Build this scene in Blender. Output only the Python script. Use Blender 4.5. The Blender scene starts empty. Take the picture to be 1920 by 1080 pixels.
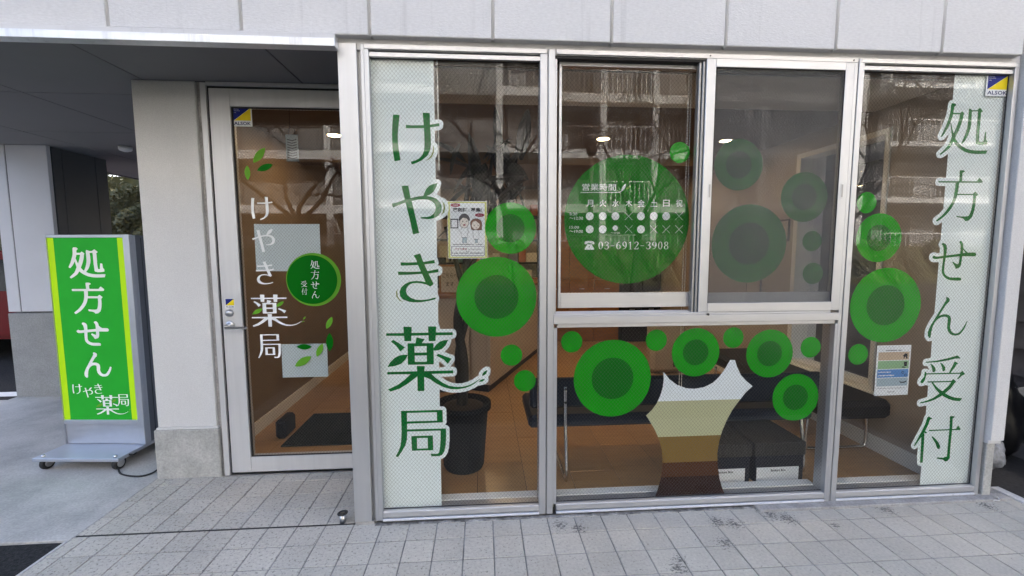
import bpy, bmesh, math, random
from mathutils import Vector, Matrix, geometry
random.seed(7)
rad = math.radians
S = bpy.context.scene
COL = S.collection
# ------------------------------------------------------------------ camera, sky, sun, exposure
F_PX, PITCH, YAW, ROLL, EYE = 805.53, 0.0894119, 0.0688781, -0.00292105, 1.482
fw = Vector((math.sin(YAW)*math.cos(PITCH), math.cos(YAW)*math.cos(PITCH), -math.sin(PITCH)))
rt0 = Vector((math.cos(YAW), -math.sin(YAW), 0)); up0 = rt0.cross(fw)
rt = rt0*math.cos(ROLL)+up0*math.sin(ROLL); up = -rt0*math.sin(ROLL)+up0*math.cos(ROLL)
cd = bpy.data.cameras.new('camera'); cam = bpy.data.objects.new('camera', cd); COL.objects.link(cam)
cd.sensor_width = 36; cd.lens = F_PX/1920*36; cd.clip_start = .05; cd.clip_end = 400
cam.matrix_world = Matrix(((rt.x, up.x, -fw.x, 0), (rt.y, up.y, -fw.y, 0), (rt.z, up.z, -fw.z, EYE), (0, 0, 0, 1)))
S.camera = cam
W = bpy.data.worlds.new('World'); S.world = W; W.use_nodes = True
nt = W.node_tree; bg = nt.nodes['Background']; sky = nt.nodes.new('ShaderNodeTexSky')
SUN_EL, SUN_ROT = rad(36), rad(24)
sky.sky_type = 'NISHITA'; sky.sun_disc = False; sky.sun_elevation = SUN_EL; sky.sun_rotation = SUN_ROT
sky.air_density = .8; sky.dust_density = 7; sky.ozone_density = 1.0
nt.links.new(sky.outputs[0], bg.inputs[0]); bg.inputs[1].default_value = .15
sd = bpy.data.lights.new('sun', 'SUN'); sun = bpy.data.objects.new('sun', sd); COL.objects.link(sun)
sd.energy = 4.6; sd.angle = rad(.5); sd.color = (1, .965, .91)
sdir = Vector((math.sin(SUN_ROT)*math.cos(SUN_EL), math.cos(SUN_ROT)*math.cos(SUN_EL), math.sin(SUN_EL)))
sun.rotation_euler = (-sdir).to_track_quat('-Z', 'Y').to_euler(); sun.location = sdir*30
S.view_settings.view_transform = 'Standard'; S.view_settings.look = 'None'
S.view_settings.exposure = 2.68; S.view_settings.gamma = 1; S.view_settings.use_curve_mapping = False
S.render.engine = 'CYCLES'
S.cycles.use_denoising = True
S.cycles.max_bounces = 8; S.cycles.diffuse_bounces = 4; S.cycles.glossy_bounces = 4
S.cycles.transparent_max_bounces = 24; S.cycles.transmission_bounces = 4
S.cycles.caustics_reflective = False; S.cycles.caustics_refractive = False
S.cycles.sample_clamp_indirect = 6

# ------------------------------------------------------------------ geometry helpers
def ray(u, v):
    return fw + rt*((u-960)/F_PX) - up*((v-540)/F_PX)
def at(u, v, Y):                      # where the sight line of a photo point meets the real plane y = Y
    r = ray(u, v); t = Y/r.y; return (r.x*t, EYE+r.z*t)
def ground(u, v, z=0):
    r = ray(u, v); t = (z-EYE)/r.z; return (r.x*t, r.y*t)
def box(bm, x0, x1, y0, y1, z0, z1, bev=0):
    vs = [bm.verts.new((x, y, z)) for x in (x0, x1) for y in (y0, y1) for z in (z0, z1)]
    fs = [bm.faces.new([vs[i] for i in q]) for q in ((0,1,3,2),(4,6,7,5),(0,4,5,1),(2,3,7,6),(0,2,6,4),(1,5,7,3))]
    if bev:
        es = list({e for f in fs for e in f.edges})
        bmesh.ops.bevel(bm, geom=es, offset=bev, segments=1, affect='EDGES', clamp_overlap=True)
def tube(bm, pts, rs, n=8, cap=True):
    pts = [Vector(p) for p in pts]
    if not hasattr(rs, '__len__'): rs = [rs]*len(pts)
    rings = []; prev = None
    for i, p in enumerate(pts):
        d = (pts[min(i+1, len(pts)-1)]-pts[max(i-1, 0)]).normalized()
        a = prev if prev is not None else (Vector((0,0,1)) if abs(d.z) < .9 else Vector((1,0,0)))
        s = d.cross(a)
        if s.length < 1e-6: s = d.cross(Vector((.3,.7,.2)))
        s.normalize(); t = s.cross(d).normalized(); prev = t
        rings.append([bm.verts.new(p+(s*math.cos(k*2*math.pi/n)+t*math.sin(k*2*math.pi/n))*rs[i]) for k in range(n)])
    for a, b in zip(rings, rings[1:]):
        for k in range(n):
            f = bm.faces.new((a[k], a[(k+1) % n], b[(k+1) % n], b[k])); f.smooth = True
    if cap:
        bm.faces.new(rings[0][::-1]); bm.faces.new(rings[-1])
def lathe(bm, prof, c=(0,0,0), n=32, axis='z'):
    rings = []
    for r, h in prof:
        ring = []
        for k in range(n):
            a = 2*math.pi*k/n
            if axis == 'z': p = (c[0]+r*math.cos(a), c[1]+r*math.sin(a), c[2]+h)
            elif axis == 'y': p = (c[0]+r*math.cos(a), c[1]+h, c[2]+r*math.sin(a))
            else: p = (c[0]+h, c[1]+r*math.cos(a), c[2]+r*math.sin(a))
            ring.append(bm.verts.new(p))
        rings.append(ring)
    for a, b in zip(rings, rings[1:]):
        for k in range(n):
            f = bm.faces.new((a[k], a[(k+1) % n], b[(k+1) % n], b[k])); f.smooth = True
    bm.faces.new(rings[0][::-1]); bm.faces.new(rings[-1])
def prism(bm, pts, y0, y1):           # outline in x,z extruded along y
    a = [bm.verts.new((x, y0, z)) for x, z in pts]; b = [bm.verts.new((x, y1, z)) for x, z in pts]
    bm.faces.new(a); bm.faces.new(b[::-1])
    for i in range(len(pts)):
        j = (i+1) % len(pts); bm.faces.new((a[i], b[i], b[j], a[j]))
def loops_fill(bm, loops, fn):        # fills closed outlines (holes respected); fn maps (x,z) to a 3D point
    def area(L): return sum(a[0]*b[1]-b[0]*a[1] for a, b in zip(L, L[1:]+L[:1]))/2
    def inside(p, L):
        c = False
        for a, b in zip(L, L[1:]+L[:1]):
            if (a[1] > p[1]) != (b[1] > p[1]) and p[0] < (b[0]-a[0])*(p[1]-a[1])/(b[1]-a[1])+a[0]: c = not c
        return c
    depth = [sum(inside(L[0], M) for M in loops if M is not L) for L in loops]
    for i, L in enumerate(loops):
        if depth[i] % 2: continue
        grp = [L]+[M for j, M in enumerate(loops) if depth[j] == depth[i]+1 and inside(M[0], L)]
        tris = geometry.tessellate_polygon([[Vector((x, z, 0)) for x, z in M] for M in grp])
        flat = [p for M in grp for p in M]
        vs = [bm.verts.new(fn(*p)) for p in flat]
        for t in tris:
            try: bm.faces.new([vs[k] for k in t])
            except ValueError: pass
def obj(name, bm, mat, parent=None):
    me = bpy.data.meshes.new(name)
    if isinstance(bm, bmesh.types.BMesh):
        bmesh.ops.recalc_face_normals(bm, faces=bm.faces); bm.to_mesh(me); bm.free()
    me.materials.append(mat)
    o = bpy.data.objects.new(name, me); COL.objects.link(o)
    if parent: o.parent = parent
    return o
def tag(o, label=None, cat=None, group=None, kind=None):
    if label: o['label'] = label
    if cat: o['category'] = cat
    if group: o['group'] = group
    if kind: o['kind'] = kind
    return o
def thing(name, label, cat, group=None, loc=(0,0,0), rz=0):
    o = bpy.data.objects.new(name, None); COL.objects.link(o)
    o.empty_display_size = .1; o.location = loc; o.rotation_euler = (0, 0, rz)
    return tag(o, label, cat, group)
def B(*boxes, bev=0):
    bm = bmesh.new()
    for b in boxes: box(bm, *b, bev=bev)
    return bm
def copy_tree(o, parent=None):
    c = o.copy(); COL.objects.link(c); c.parent = parent
    for ch in list(o.children): copy_tree(ch, c)
    return c

# ------------------------------------------------------------------ materials
def mat(name, col, rough=.6, metal=0, bump=0, bscale=60, var=0, vscale=4, col2=None, spec=.5, stretch=None, emis=None, coat=0, var2=0, v2scale=40, rnd=0):
    m = bpy.data.materials.new(name); m.use_nodes = True; N = m.node_tree; n = N.nodes; L = N.links
    p = n['Principled BSDF']; p.inputs['Roughness'].default_value = rough; p.inputs['Metallic'].default_value = metal
    p.inputs['Specular IOR Level'].default_value = spec; p.inputs['Coat Weight'].default_value = coat
    c4 = (*col, 1); p.inputs['Base Color'].default_value = c4
    geo = n.new('ShaderNodeNewGeometry'); vec = geo.outputs['Position']
    if stretch:
        mp = n.new('ShaderNodeMapping'); mp.inputs['Scale'].default_value = stretch; L.new(vec, mp.inputs[0]); vec = mp.outputs[0]
    out = None
    if var or col2:
        t = n.new('ShaderNodeTexNoise'); t.inputs['Scale'].default_value = vscale; t.inputs['Detail'].default_value = 6; t.inputs['Roughness'].default_value = .65
        L.new(vec, t.inputs['Vector']); r = n.new('ShaderNodeMapRange'); r.inputs[1].default_value = .3; r.inputs[2].default_value = .7
        L.new(t.outputs[0], r.inputs[0]); mx = n.new('ShaderNodeMix'); mx.data_type = 'RGBA'
        L.new(r.outputs[0], mx.inputs[0])
        if col2: mx.inputs[6].default_value = c4; mx.inputs[7].default_value = (*col2, 1)
        else:
            mx.inputs[6].default_value = (*[x*(1-var) for x in col], 1); mx.inputs[7].default_value = (*[min(1, x*(1+var)) for x in col], 1)
        out = mx.outputs[2]
        L.new(out, p.inputs['Base Color'])
    if var2:
        t = n.new('ShaderNodeTexNoise'); t.inputs['Scale'].default_value = v2scale; t.inputs['Detail'].default_value = 4
        L.new(vec, t.inputs['Vector']); r = n.new('ShaderNodeMapRange'); r.inputs[1].default_value = .3; r.inputs[2].default_value = .7
        r.inputs[3].default_value = 1-var2; r.inputs[4].default_value = 1+var2; L.new(t.outputs[0], r.inputs[0])
        vm = n.new('ShaderNodeVectorMath'); vm.operation = 'SCALE'
        if out: L.new(out, vm.inputs[0])
        else: vm.inputs[0].default_value = col
        L.new(r.outputs[0], vm.inputs['Scale']); out = vm.outputs[0]; L.new(out, p.inputs['Base Color'])
    if rnd:
        oi = n.new('ShaderNodeObjectInfo'); r = n.new('ShaderNodeMapRange'); r.inputs[3].default_value = 1-rnd; r.inputs[4].default_value = 1+rnd
        L.new(oi.outputs['Random'], r.inputs[0]); vm = n.new('ShaderNodeVectorMath'); vm.operation = 'SCALE'
        if out: L.new(out, vm.inputs[0])
        else: vm.inputs[0].default_value = col
        L.new(r.outputs[0], vm.inputs['Scale']); out = vm.outputs[0]; L.new(out, p.inputs['Base Color'])
    if bump:
        t = n.new('ShaderNodeTexNoise'); t.inputs['Scale'].default_value = bscale; t.inputs['Detail'].default_value = 5
        L.new(vec, t.inputs['Vector']); b = n.new('ShaderNodeBump'); b.inputs['Strength'].default_value = bump; b.inputs['Distance'].default_value = .002
        L.new(t.outputs[0], b.inputs['Height']); L.new(b.outputs[0], p.inputs['Normal'])
    if emis:
        p.inputs['Emission Color'].default_value = (*emis[0], 1); p.inputs['Emission Strength'].default_value = emis[1]
    return m
M = {}
M['panel'] = mat('panel', (.67, .67, .68), .75, bump=.9, bscale=240, var=.03, vscale=3, stretch=(.35, 1, 1), var2=.06, v2scale=130)
def streaks(m, amt, sx=9, sz=.35, thr=.56):
    n = m.node_tree.nodes; L = m.node_tree.links; p = n['Principled BSDF']; src = p.inputs['Base Color'].links[0].from_socket
    geo = n.new('ShaderNodeNewGeometry'); mp = n.new('ShaderNodeMapping'); mp.inputs['Scale'].default_value = (sx, sx, sz); L.new(geo.outputs['Position'], mp.inputs[0])
    t = n.new('ShaderNodeTexNoise'); t.inputs['Scale'].default_value = 1; t.inputs['Detail'].default_value = 5; t.inputs['Roughness'].default_value = .7; L.new(mp.outputs[0], t.inputs['Vector'])
    r = n.new('ShaderNodeMapRange'); r.inputs[1].default_value = thr; r.inputs[2].default_value = thr+.16; r.inputs[3].default_value = 1; r.inputs[4].default_value = 1-amt; L.new(t.outputs[0], r.inputs[0])
    v = n.new('ShaderNodeVectorMath'); v.operation = 'SCALE'; L.new(src, v.inputs[0]); L.new(r.outputs[0], v.inputs['Scale']); L.new(v.outputs[0], p.inputs['Base Color'])
streaks(M['panel'], .17)
M['dirt'] = mat('dirt', (.035, .033, .03), .9, col2=(.38, .37, .36), vscale=14, stretch=(1, 1, 3), var2=.3, v2scale=60)
M['paint'] = mat('paint', (.66, .66, .67), .6, bump=.12, bscale=150, var=.03, vscale=5)
M['stucco'] = mat('stucco', (.64, .64, .64), .85, bump=1, bscale=260, var=.04, vscale=2, var2=.08, v2scale=170)
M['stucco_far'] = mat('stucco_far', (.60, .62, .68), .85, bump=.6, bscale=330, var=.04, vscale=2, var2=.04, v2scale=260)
streaks(M['paint'], .14, 14, .5)
M['sealant'] = mat('sealant', (.72, .72, .73), .5, var=.04, vscale=6)
M['trim'] = mat('trim', (.74, .76, .80), .35, metal=.35, var=.06, vscale=5, stretch=(3, 1, .3))
streaks(M['stucco'], .06, 4, .5)
streaks(M['trim'], .25, 12, 1)
M['alu'] = mat('alu', (.54, .55, .57), .42, metal=.75, bump=.03, bscale=300, var=.04, vscale=8, stretch=(3, 3, .15))
M['alu_h'] = mat('alu_h', (.60, .60, .61), .40, metal=.7, bump=.03, bscale=300, var=.04, vscale=8, stretch=(.15, 3, 3))
M['alu_dark'] = mat('alu_dark', (.34, .34, .34), .45, metal=.7, var=.05, vscale=10, stretch=(3, 3, .15))
M['door_alu'] = mat('door_alu', (.62, .62, .63), .48, metal=.35, bump=.04, bscale=260, var=.05, vscale=9, stretch=(3, 3, .12))
M['black'] = mat('black', (.012, .012, .014), .5)
M['gasket'] = mat('gasket', (.015, .015, .016), .7)
M['rubber'] = mat('rubber', (.02, .02, .02), .75, bump=.1, bscale=90)
M['chrome'] = mat('chrome', (.72, .72, .72), .18, metal=1)
M['steel'] = mat('steel', (.55, .55, .56), .3, metal=1, var=.06, vscale=30)
M['grout'] = mat('grout', (.06, .06, .06), .9, col2=(.40, .40, .40), vscale=2.2, bump=.3, bscale=200, var2=.2, v2scale=25)
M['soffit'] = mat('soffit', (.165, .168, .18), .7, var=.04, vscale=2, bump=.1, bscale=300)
M['sof_gap'] = mat('sof_gap', (.015, .015, .015), .9)
M['dark_metal'] = mat('dark_metal', (.075, .085, .10), .5, metal=.2, var=.06, vscale=3)
M['asphalt'] = mat('asphalt', (.012, .012, .013), .95, spec=.15, bump=1.0, bscale=140, col2=(.045, .045, .047), vscale=70, var2=.35, v2scale=240)
M['road'] = mat('road', (.035, .035, .036), .9, bump=.6, bscale=140, var=.2, vscale=40)
M['white_line'] = mat('white_line', (.7, .7, .7), .7, var=.1, vscale=20)
M['hedge_leaf'] = mat('hedge_leaf', (.04, .052, .016), .6, col2=(.12, .11, .04), vscale=5, rnd=0)
M['bark'] = mat('bark', (.055, .045, .038), .9, bump=.8, bscale=40, var=.25, vscale=12)
M['red_car'] = mat('red_car', (.11, .004, .006), .45, spec=.15)
M['white_car'] = mat('white_car', (.75, .75, .75), .3, coat=1)
M['car_glass'] = mat('car_glass', (.02, .025, .03), .08, spec=.8)
# interior
M['in_wall'] = mat('in_wall', (.38, .32, .26), .8, var=.03, vscale=3)
M['in_wall_brown'] = mat('in_wall_brown', (.22, .155, .095), .7, var=.06, vscale=3)
M['in_ceil'] = mat('in_ceil', (.13, .08, .04), .8, var=.03, vscale=3)
M['in_white'] = mat('in_white', (.78, .78, .75), .6)
M['grey_sill'] = mat('grey_sill', (.42, .42, .41), .5, var=.08, vscale=10)
M['wood'] = mat('wood', (.36, .16, .05), .4, col2=(.26, .11, .035), vscale=9, stretch=(3, .25, 1))
M['floor_wood'] = mat('floor_wood', (.47, .275, .115), .28, col2=(.38, .205, .08), vscale=7, stretch=(.35, 3, 1), var2=.06, v2scale=60, rnd=.09)
M['floor_gap'] = mat('floor_gap', (.08, .04, .02), .8)
M['cab_wood'] = mat('cab_wood', (.30, .12, .03), .45, col2=(.2, .08, .02), vscale=6, stretch=(1, 1, 6))
M['counter'] = mat('counter', (.50, .42, .34), .5, var=.03, vscale=5)
M['navy'] = mat('navy', (.012, .018, .034), .5, spec=.2, bump=.15, bscale=400, var=.1, vscale=8)
M['blackvinyl'] = mat('blackvinyl', (.014, .014, .017), .5, spec=.2, var=.1, vscale=8)
M['pot'] = mat('pot', (.010, .012, .015), .7, spec=.12, bump=.1, bscale=60)
M['soil'] = mat('soil', (.03, .02, .012), .95, bump=1, bscale=90)
M['ficus'] = mat('ficus', (.006, .011, .006), .5, spec=.15, var=.3, vscale=6)
M['ficus_stem'] = mat('ficus_stem', (.03, .025, .018), .8, bump=.6, bscale=50, var=.2, vscale=14)
M['boxlid'] = mat('boxlid', (.012, .011, .010), .7, spec=.1, col2=(.05, .045, .04), vscale=10, stretch=(22, 1, 2))
M['boxbody'] = mat('boxbody', (.012, .013, .02), .7, spec=.1)
M['paper'] = mat('paper', (.74, .76, .77), .7)
M['paper_blue'] = mat('paper_blue', (.60, .68, .70), .7)
M['beige_plastic'] = mat('beige_plastic', (.42, .36, .27), .4)
M['mat_dark'] = mat('mat_dark', (.014, .017, .016), .95, spec=.05, bump=1, bscale=250, var=.15, vscale=60)
M['yellow'] = mat('yellow', (.55, .42, .02), .6)
M['lamp'] = mat('lamp', (1, .8, .5), .5, emis=((1, .72, .38), 9))
M['bead'] = mat('bead', (.75, .74, .70), .4)
# vinyls and prints
M['v_white'] = mat('v_white', (.78, .85, .84), .55, var=.015, vscale=3)
M['v_green'] = mat('v_green', (.004, .30, .002), .5)
M['v_dgreen'] = mat('v_dgreen', (.0, .135, .004), .5)
M['v_letter'] = mat('v_letter', (.0, .145, .02), .5)
M['v_disc'] = mat('v_disc', (.0, .14, .001), .5)
M['v_olive'] = mat('v_olive', (.22, .27, .07), .5)
M['v_leaf'] = mat('v_leaf', (.13, .36, .03), .45)
M['v_print'] = mat('v_print', (.74, .78, .76), .5)
M['t_white'] = mat('t_white', (.76, .81, .84), .5)
M['t_beige'] = mat('t_beige', (.46, .46, .28), .5)
M['t_olive'] = mat('t_olive', (.20, .12, .025), .5)
M['t_brown'] = mat('t_brown', (.075, .025, .006), .5)
M['t_dark'] = mat('t_dark', (.022, .006, .004), .5)
M['alsok_blue'] = mat('alsok_blue', (.02, .03, .20), .4)
M['alsok_yellow'] = mat('alsok_yellow', (.75, .60, .02), .4)
M['ink'] = mat('ink', (.02, .02, .025), .6)
M['ink_blue'] = mat('ink_blue', (.02, .03, .12), .6)
M['ink_red'] = mat('ink_red', (.28, .02, .05), .6)
M['skin_print'] = mat('skin_print', (.72, .66, .60), .6)
M['hair_brown'] = mat('hair_brown', (.17, .07, .04), .6)
M['hair_dark'] = mat('hair_dark', (.05, .045, .05), .6)
M['poster_edge'] = mat('poster_edge', (.60, .60, .16), .6)
M['p_tan'] = mat('p_tan', (.50, .38, .27), .6); M['p_green'] = mat('p_green', (.26, .44, .24), .6)
M['p_blue'] = mat('p_blue', (.10, .25, .55), .6); M['p_grey'] = mat('p_grey', (.36, .45, .50), .6)
# lime and green sign faces glow faintly by added emission; white is plain print
M['s_green'] = mat('s_green', (.02, .34, .03), .4, emis=((.03, .40, .04), .03), var=.05, vscale=4)
M['s_lime'] = mat('s_lime', (.42, .72, .015), .4, emis=((.45, .75, .02), .03), var=.03, vscale=4)
M['s_white'] = mat('s_white', (.86, .88, .88), .4)
M['s_steel'] = mat('s_steel', (.50, .53, .60), .38, metal=.6, var=.06, vscale=6, bump=.03, bscale=200)
for k_ in list(M):
    if k_[:2] in ('v_', 't_', 'p_', 's_') and k_ not in ('s_steel', 's_side') or k_ in ('paper', 'paper_blue', 'ink', 'ink_blue', 'ink_red', 'alsok_blue', 'alsok_yellow', 'skin_print'): M[k_].node_tree.nodes['Principled BSDF'].inputs['Specular IOR Level'].default_value = .08
M['s_side'] = mat('s_side', (.13, .145, .18), .5, metal=.3, var=.04, vscale=4)
M['siding'] = mat('siding', (.085, .085, .10), .8, bump=.4, bscale=150, var=.08, vscale=4)
M['gravel'] = mat('gravel', (.008, .008, .009), .9, bump=1.0, bscale=70, col2=(.03, .03, .033), vscale=60)
M['bag'] = mat('bag', (.006, .006, .007), .35, bump=.8, bscale=14)
M['clear_bag'] = mat('clear_bag', (.30, .31, .33), .2, bump=.8, bscale=22, var=.5, vscale=18)
# street opposite
M['ap_wall'] = mat('ap_wall', (.24, .24, .24), .85, var=.05, vscale=1.2)
M['ap_white'] = mat('ap_white', (.58, .58, .57), .8, var=.04, vscale=2)
M['ap_back'] = mat('ap_back', (.065, .058, .050), .85, var=.06, vscale=1)
M['ap_panel'] = mat('ap_panel', (.17, .17, .165), .5, var=.05, vscale=2)
M['ap_rail'] = mat('ap_rail', (.12, .10, .09), .6)
M['ap_glass'] = mat('ap_glass', (.05, .05, .05), .1, spec=.8)

def concrete(name, c, c2, stains=.35, sc=2.0):
    m = mat(name, c, .88, bump=.5, bscale=120, col2=c2, vscale=sc, var2=.15, v2scale=85)
    return m
M['apron'] = concrete('apron', (.33, .325, .315), (.56, .55, .53), sc=2.2); streaks(M['apron'], .22, 1.2, 1, .5)
M['plinth'] = concrete('plinth', (.34, .34, .325), (.47, .47, .45), sc=9)
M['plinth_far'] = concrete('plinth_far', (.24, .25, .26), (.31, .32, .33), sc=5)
M['ledge'] = concrete('ledge', (.26, .25, .24), (.40, .39, .38), sc=12)
M['kerb'] = concrete('kerb', (.42, .42, .42), (.55, .55, .55), sc=9)

# paving tile: pale grey, speckled, with the black flaking stains the photograph shows in a few places
def tile_material():
    m = mat('tile', (.465, .44, .39), .8, bump=.6, bscale=220, var=.15, vscale=1.3, var2=.11, v2scale=75, rnd=.06)
    n = m.node_tree.nodes; L = m.node_tree.links; p = n['Principled BSDF']
    src = p.inputs['Base Color'].links[0].from_socket
    geo = n.new('ShaderNodeNewGeometry')
    def noise(scale, det=4, st=(1, 1, 1)):
        mp = n.new('ShaderNodeMapping'); mp.inputs['Scale'].default_value = st; L.new(geo.outputs['Position'], mp.inputs[0])
        t = n.new('ShaderNodeTexNoise'); t.inputs['Scale'].default_value = scale; t.inputs['Detail'].default_value = det; t.inputs['Roughness'].default_value = .7
        L.new(mp.outputs[0], t.inputs['Vector']); return t.outputs[0]
    def math_(op, a, b=None, c=None):
        q = n.new('ShaderNodeMath'); q.operation = op
        for i, x in enumerate((a, b, c)):
            if x is None: continue
            if isinstance(x, (int, float)): q.inputs[i].default_value = x
            else: L.new(x, q.inputs[i])
        return q.outputs[0]
    # fine dark pits everywhere, denser on the left
    sep = n.new('ShaderNodeSeparateXYZ'); L.new(geo.outputs['Position'], sep.inputs[0])
    dens = n.new('ShaderNodeMapRange'); L.new(sep.outputs[0], dens.inputs[0])
    dens.inputs[1].default_value = 1.2; dens.inputs[2].default_value = -1.0; dens.inputs[3].default_value = 0; dens.inputs[4].default_value = .06
    pit = math_('SUBTRACT', math_('ADD', noise(70, 3), dens.outputs[0]), .62)
    pit = math_('MULTIPLY', pit, 14); pitc = n.new('ShaderNodeClamp'); L.new(pit, pitc.inputs[0])
    tot = math_('MULTIPLY', pitc.outputs[0], .55)
    # named stains: centre x, y, radius
    acc = None
    for u, v, r in ((1050, 985, .10), (1085, 990, .09), (1345, 978, .10), (1375, 982, .10), (1445, 965, .12), (1475, 972, .11), (1270, 1065, .10), (1360, 1018, .09), (1565, 985, .06), (1275, 1050, .07), (1660, 955, .10), (1850, 948, .10)):
        cx, cy = ground(u, v)
        d = n.new('ShaderNodeVectorMath'); d.operation = 'DISTANCE'; L.new(geo.outputs['Position'], d.inputs[0]); d.inputs[1].default_value = (cx, cy, 0)
        g = n.new('ShaderNodeMapRange'); L.new(d.outputs['Value'], g.inputs[0]); g.inputs[1].default_value = r; g.inputs[2].default_value = 0; g.inputs[3].default_value = 0; g.inputs[4].default_value = .24
        acc = g.outputs[0] if acc is None else math_('MAXIMUM', acc, g.outputs[0])
    st = math_('SUBTRACT', math_('ADD', noise(85, 9, (.7, 1.4, 1)), acc), .665)
    st = math_('MULTIPLY', st, 16); stc = n.new('ShaderNodeClamp'); L.new(st, stc.inputs[0])
    gate = math_('GREATER_THAN', acc, .001)
    st2 = math_('MULTIPLY', math_('MULTIPLY', stc.outputs[0], gate), .82)
    f = math_('MAXIMUM', tot, st2)
    mx = n.new('ShaderNodeMix'); mx.data_type = 'RGBA'; L.new(f, mx.inputs[0]); L.new(src, mx.inputs[6]); mx.inputs[7].default_value = (.05, .05, .052, 1)
    L.new(mx.outputs[2], p.inputs['Base Color'])
    return m
M['tile'] = tile_material()

def glass(name, tint=(.90, .92, .91)):
    m = bpy.data.materials.new(name); m.use_nodes = True; n = m.node_tree.nodes; L = m.node_tree.links; n.clear()
    o = n.new('ShaderNodeOutputMaterial'); mx = n.new('ShaderNodeMixShader'); t = n.new('ShaderNodeBsdfTransparent'); g = n.new('ShaderNodeBsdfGlossy')
    t.inputs[0].default_value = (*tint, 1); g.inputs['Roughness'].default_value = .0
    fr = n.new('ShaderNodeFresnel'); geo = n.new('ShaderNodeNewGeometry'); mr = n.new('ShaderNodeMapRange')
    mr.inputs[3].default_value = 1.31; mr.inputs[4].default_value = 1/1.31
    L.new(geo.outputs['Backfacing'], mr.inputs[0]); L.new(mr.outputs[0], fr.inputs[0])
    oi = n.new('ShaderNodeObjectInfo'); wn = n.new('ShaderNodeTexWhiteNoise'); wn.noise_dimensions = '1D'; L.new(oi.outputs['Random'], wn.inputs['W'])
    ns = n.new('ShaderNodeTexNoise'); ns.inputs['Scale'].default_value = 1.6; ns.inputs['Detail'].default_value = 1; L.new(geo.outputs['Position'], ns.inputs['Vector'])
    bp = n.new('ShaderNodeBump'); bp.inputs['Distance'].default_value = .0003; bp.inputs['Strength'].default_value = 1; L.new(ns.outputs[0], bp.inputs['Height'])
    s1_ = n.new('ShaderNodeVectorMath'); s1_.operation = 'SUBTRACT'; L.new(wn.outputs['Color'], s1_.inputs[0]); s1_.inputs[1].default_value = (.5, .5, .5)
    s2_ = n.new('ShaderNodeVectorMath'); s2_.operation = 'SCALE'; s2_.inputs['Scale'].default_value = .007; L.new(s1_.outputs[0], s2_.inputs[0])
    s3_ = n.new('ShaderNodeVectorMath'); s3_.operation = 'ADD'; L.new(bp.outputs[0], s3_.inputs[0]); L.new(s2_.outputs[0], s3_.inputs[1])
    s4_ = n.new('ShaderNodeVectorMath'); s4_.operation = 'NORMALIZE'; L.new(s3_.outputs[0], s4_.inputs[0]); L.new(s4_.outputs[0], g.inputs['Normal'])
    L.new(fr.outputs[0], mx.inputs[0]); L.new(t.outputs[0], mx.inputs[1]); L.new(g.outputs[0], mx.inputs[2]); L.new(mx.outputs[0], o.inputs[0])
    return m
M['glass'] = glass('glass', (.985, .99, .987))
M['glass_door'] = glass('glass_door', (.97, .97, .965))
def screen():
    m = bpy.data.materials.new('insect_screen'); m.use_nodes = True; n = m.node_tree.nodes; L = m.node_tree.links; n.clear()
    o = n.new('ShaderNodeOutputMaterial'); mx = n.new('ShaderNodeMixShader'); t = n.new('ShaderNodeBsdfTransparent'); d = n.new('ShaderNodeBsdfDiffuse')
    d.inputs[0].default_value = (.15, .15, .145, 1); mx.inputs[0].default_value = .36
    L.new(t.outputs[0], mx.inputs[1]); L.new(d.outputs[0], mx.inputs[2]); L.new(mx.outputs[0], o.inputs[0])
    return m
M['screen'] = screen()
def translucent_print(name, col, a):
    m = mat(name, col, .5); n = m.node_tree.nodes; L = m.node_tree.links
    o = n['Material Output']; p = n['Principled BSDF']; mx = n.new('ShaderNodeMixShader'); t = n.new('ShaderNodeBsdfTransparent')
    mx.inputs[0].default_value = a; L.new(t.outputs[0], mx.inputs[1]); L.new(p.outputs[0], mx.inputs[2]); L.new(mx.outputs[0], o.inputs[0]); return m
M['film'] = translucent_print('film', (.35, .42, .45), .5)
M['wire'] = mat('wire', (.085, .082, .08), .5, metal=.3)

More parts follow.
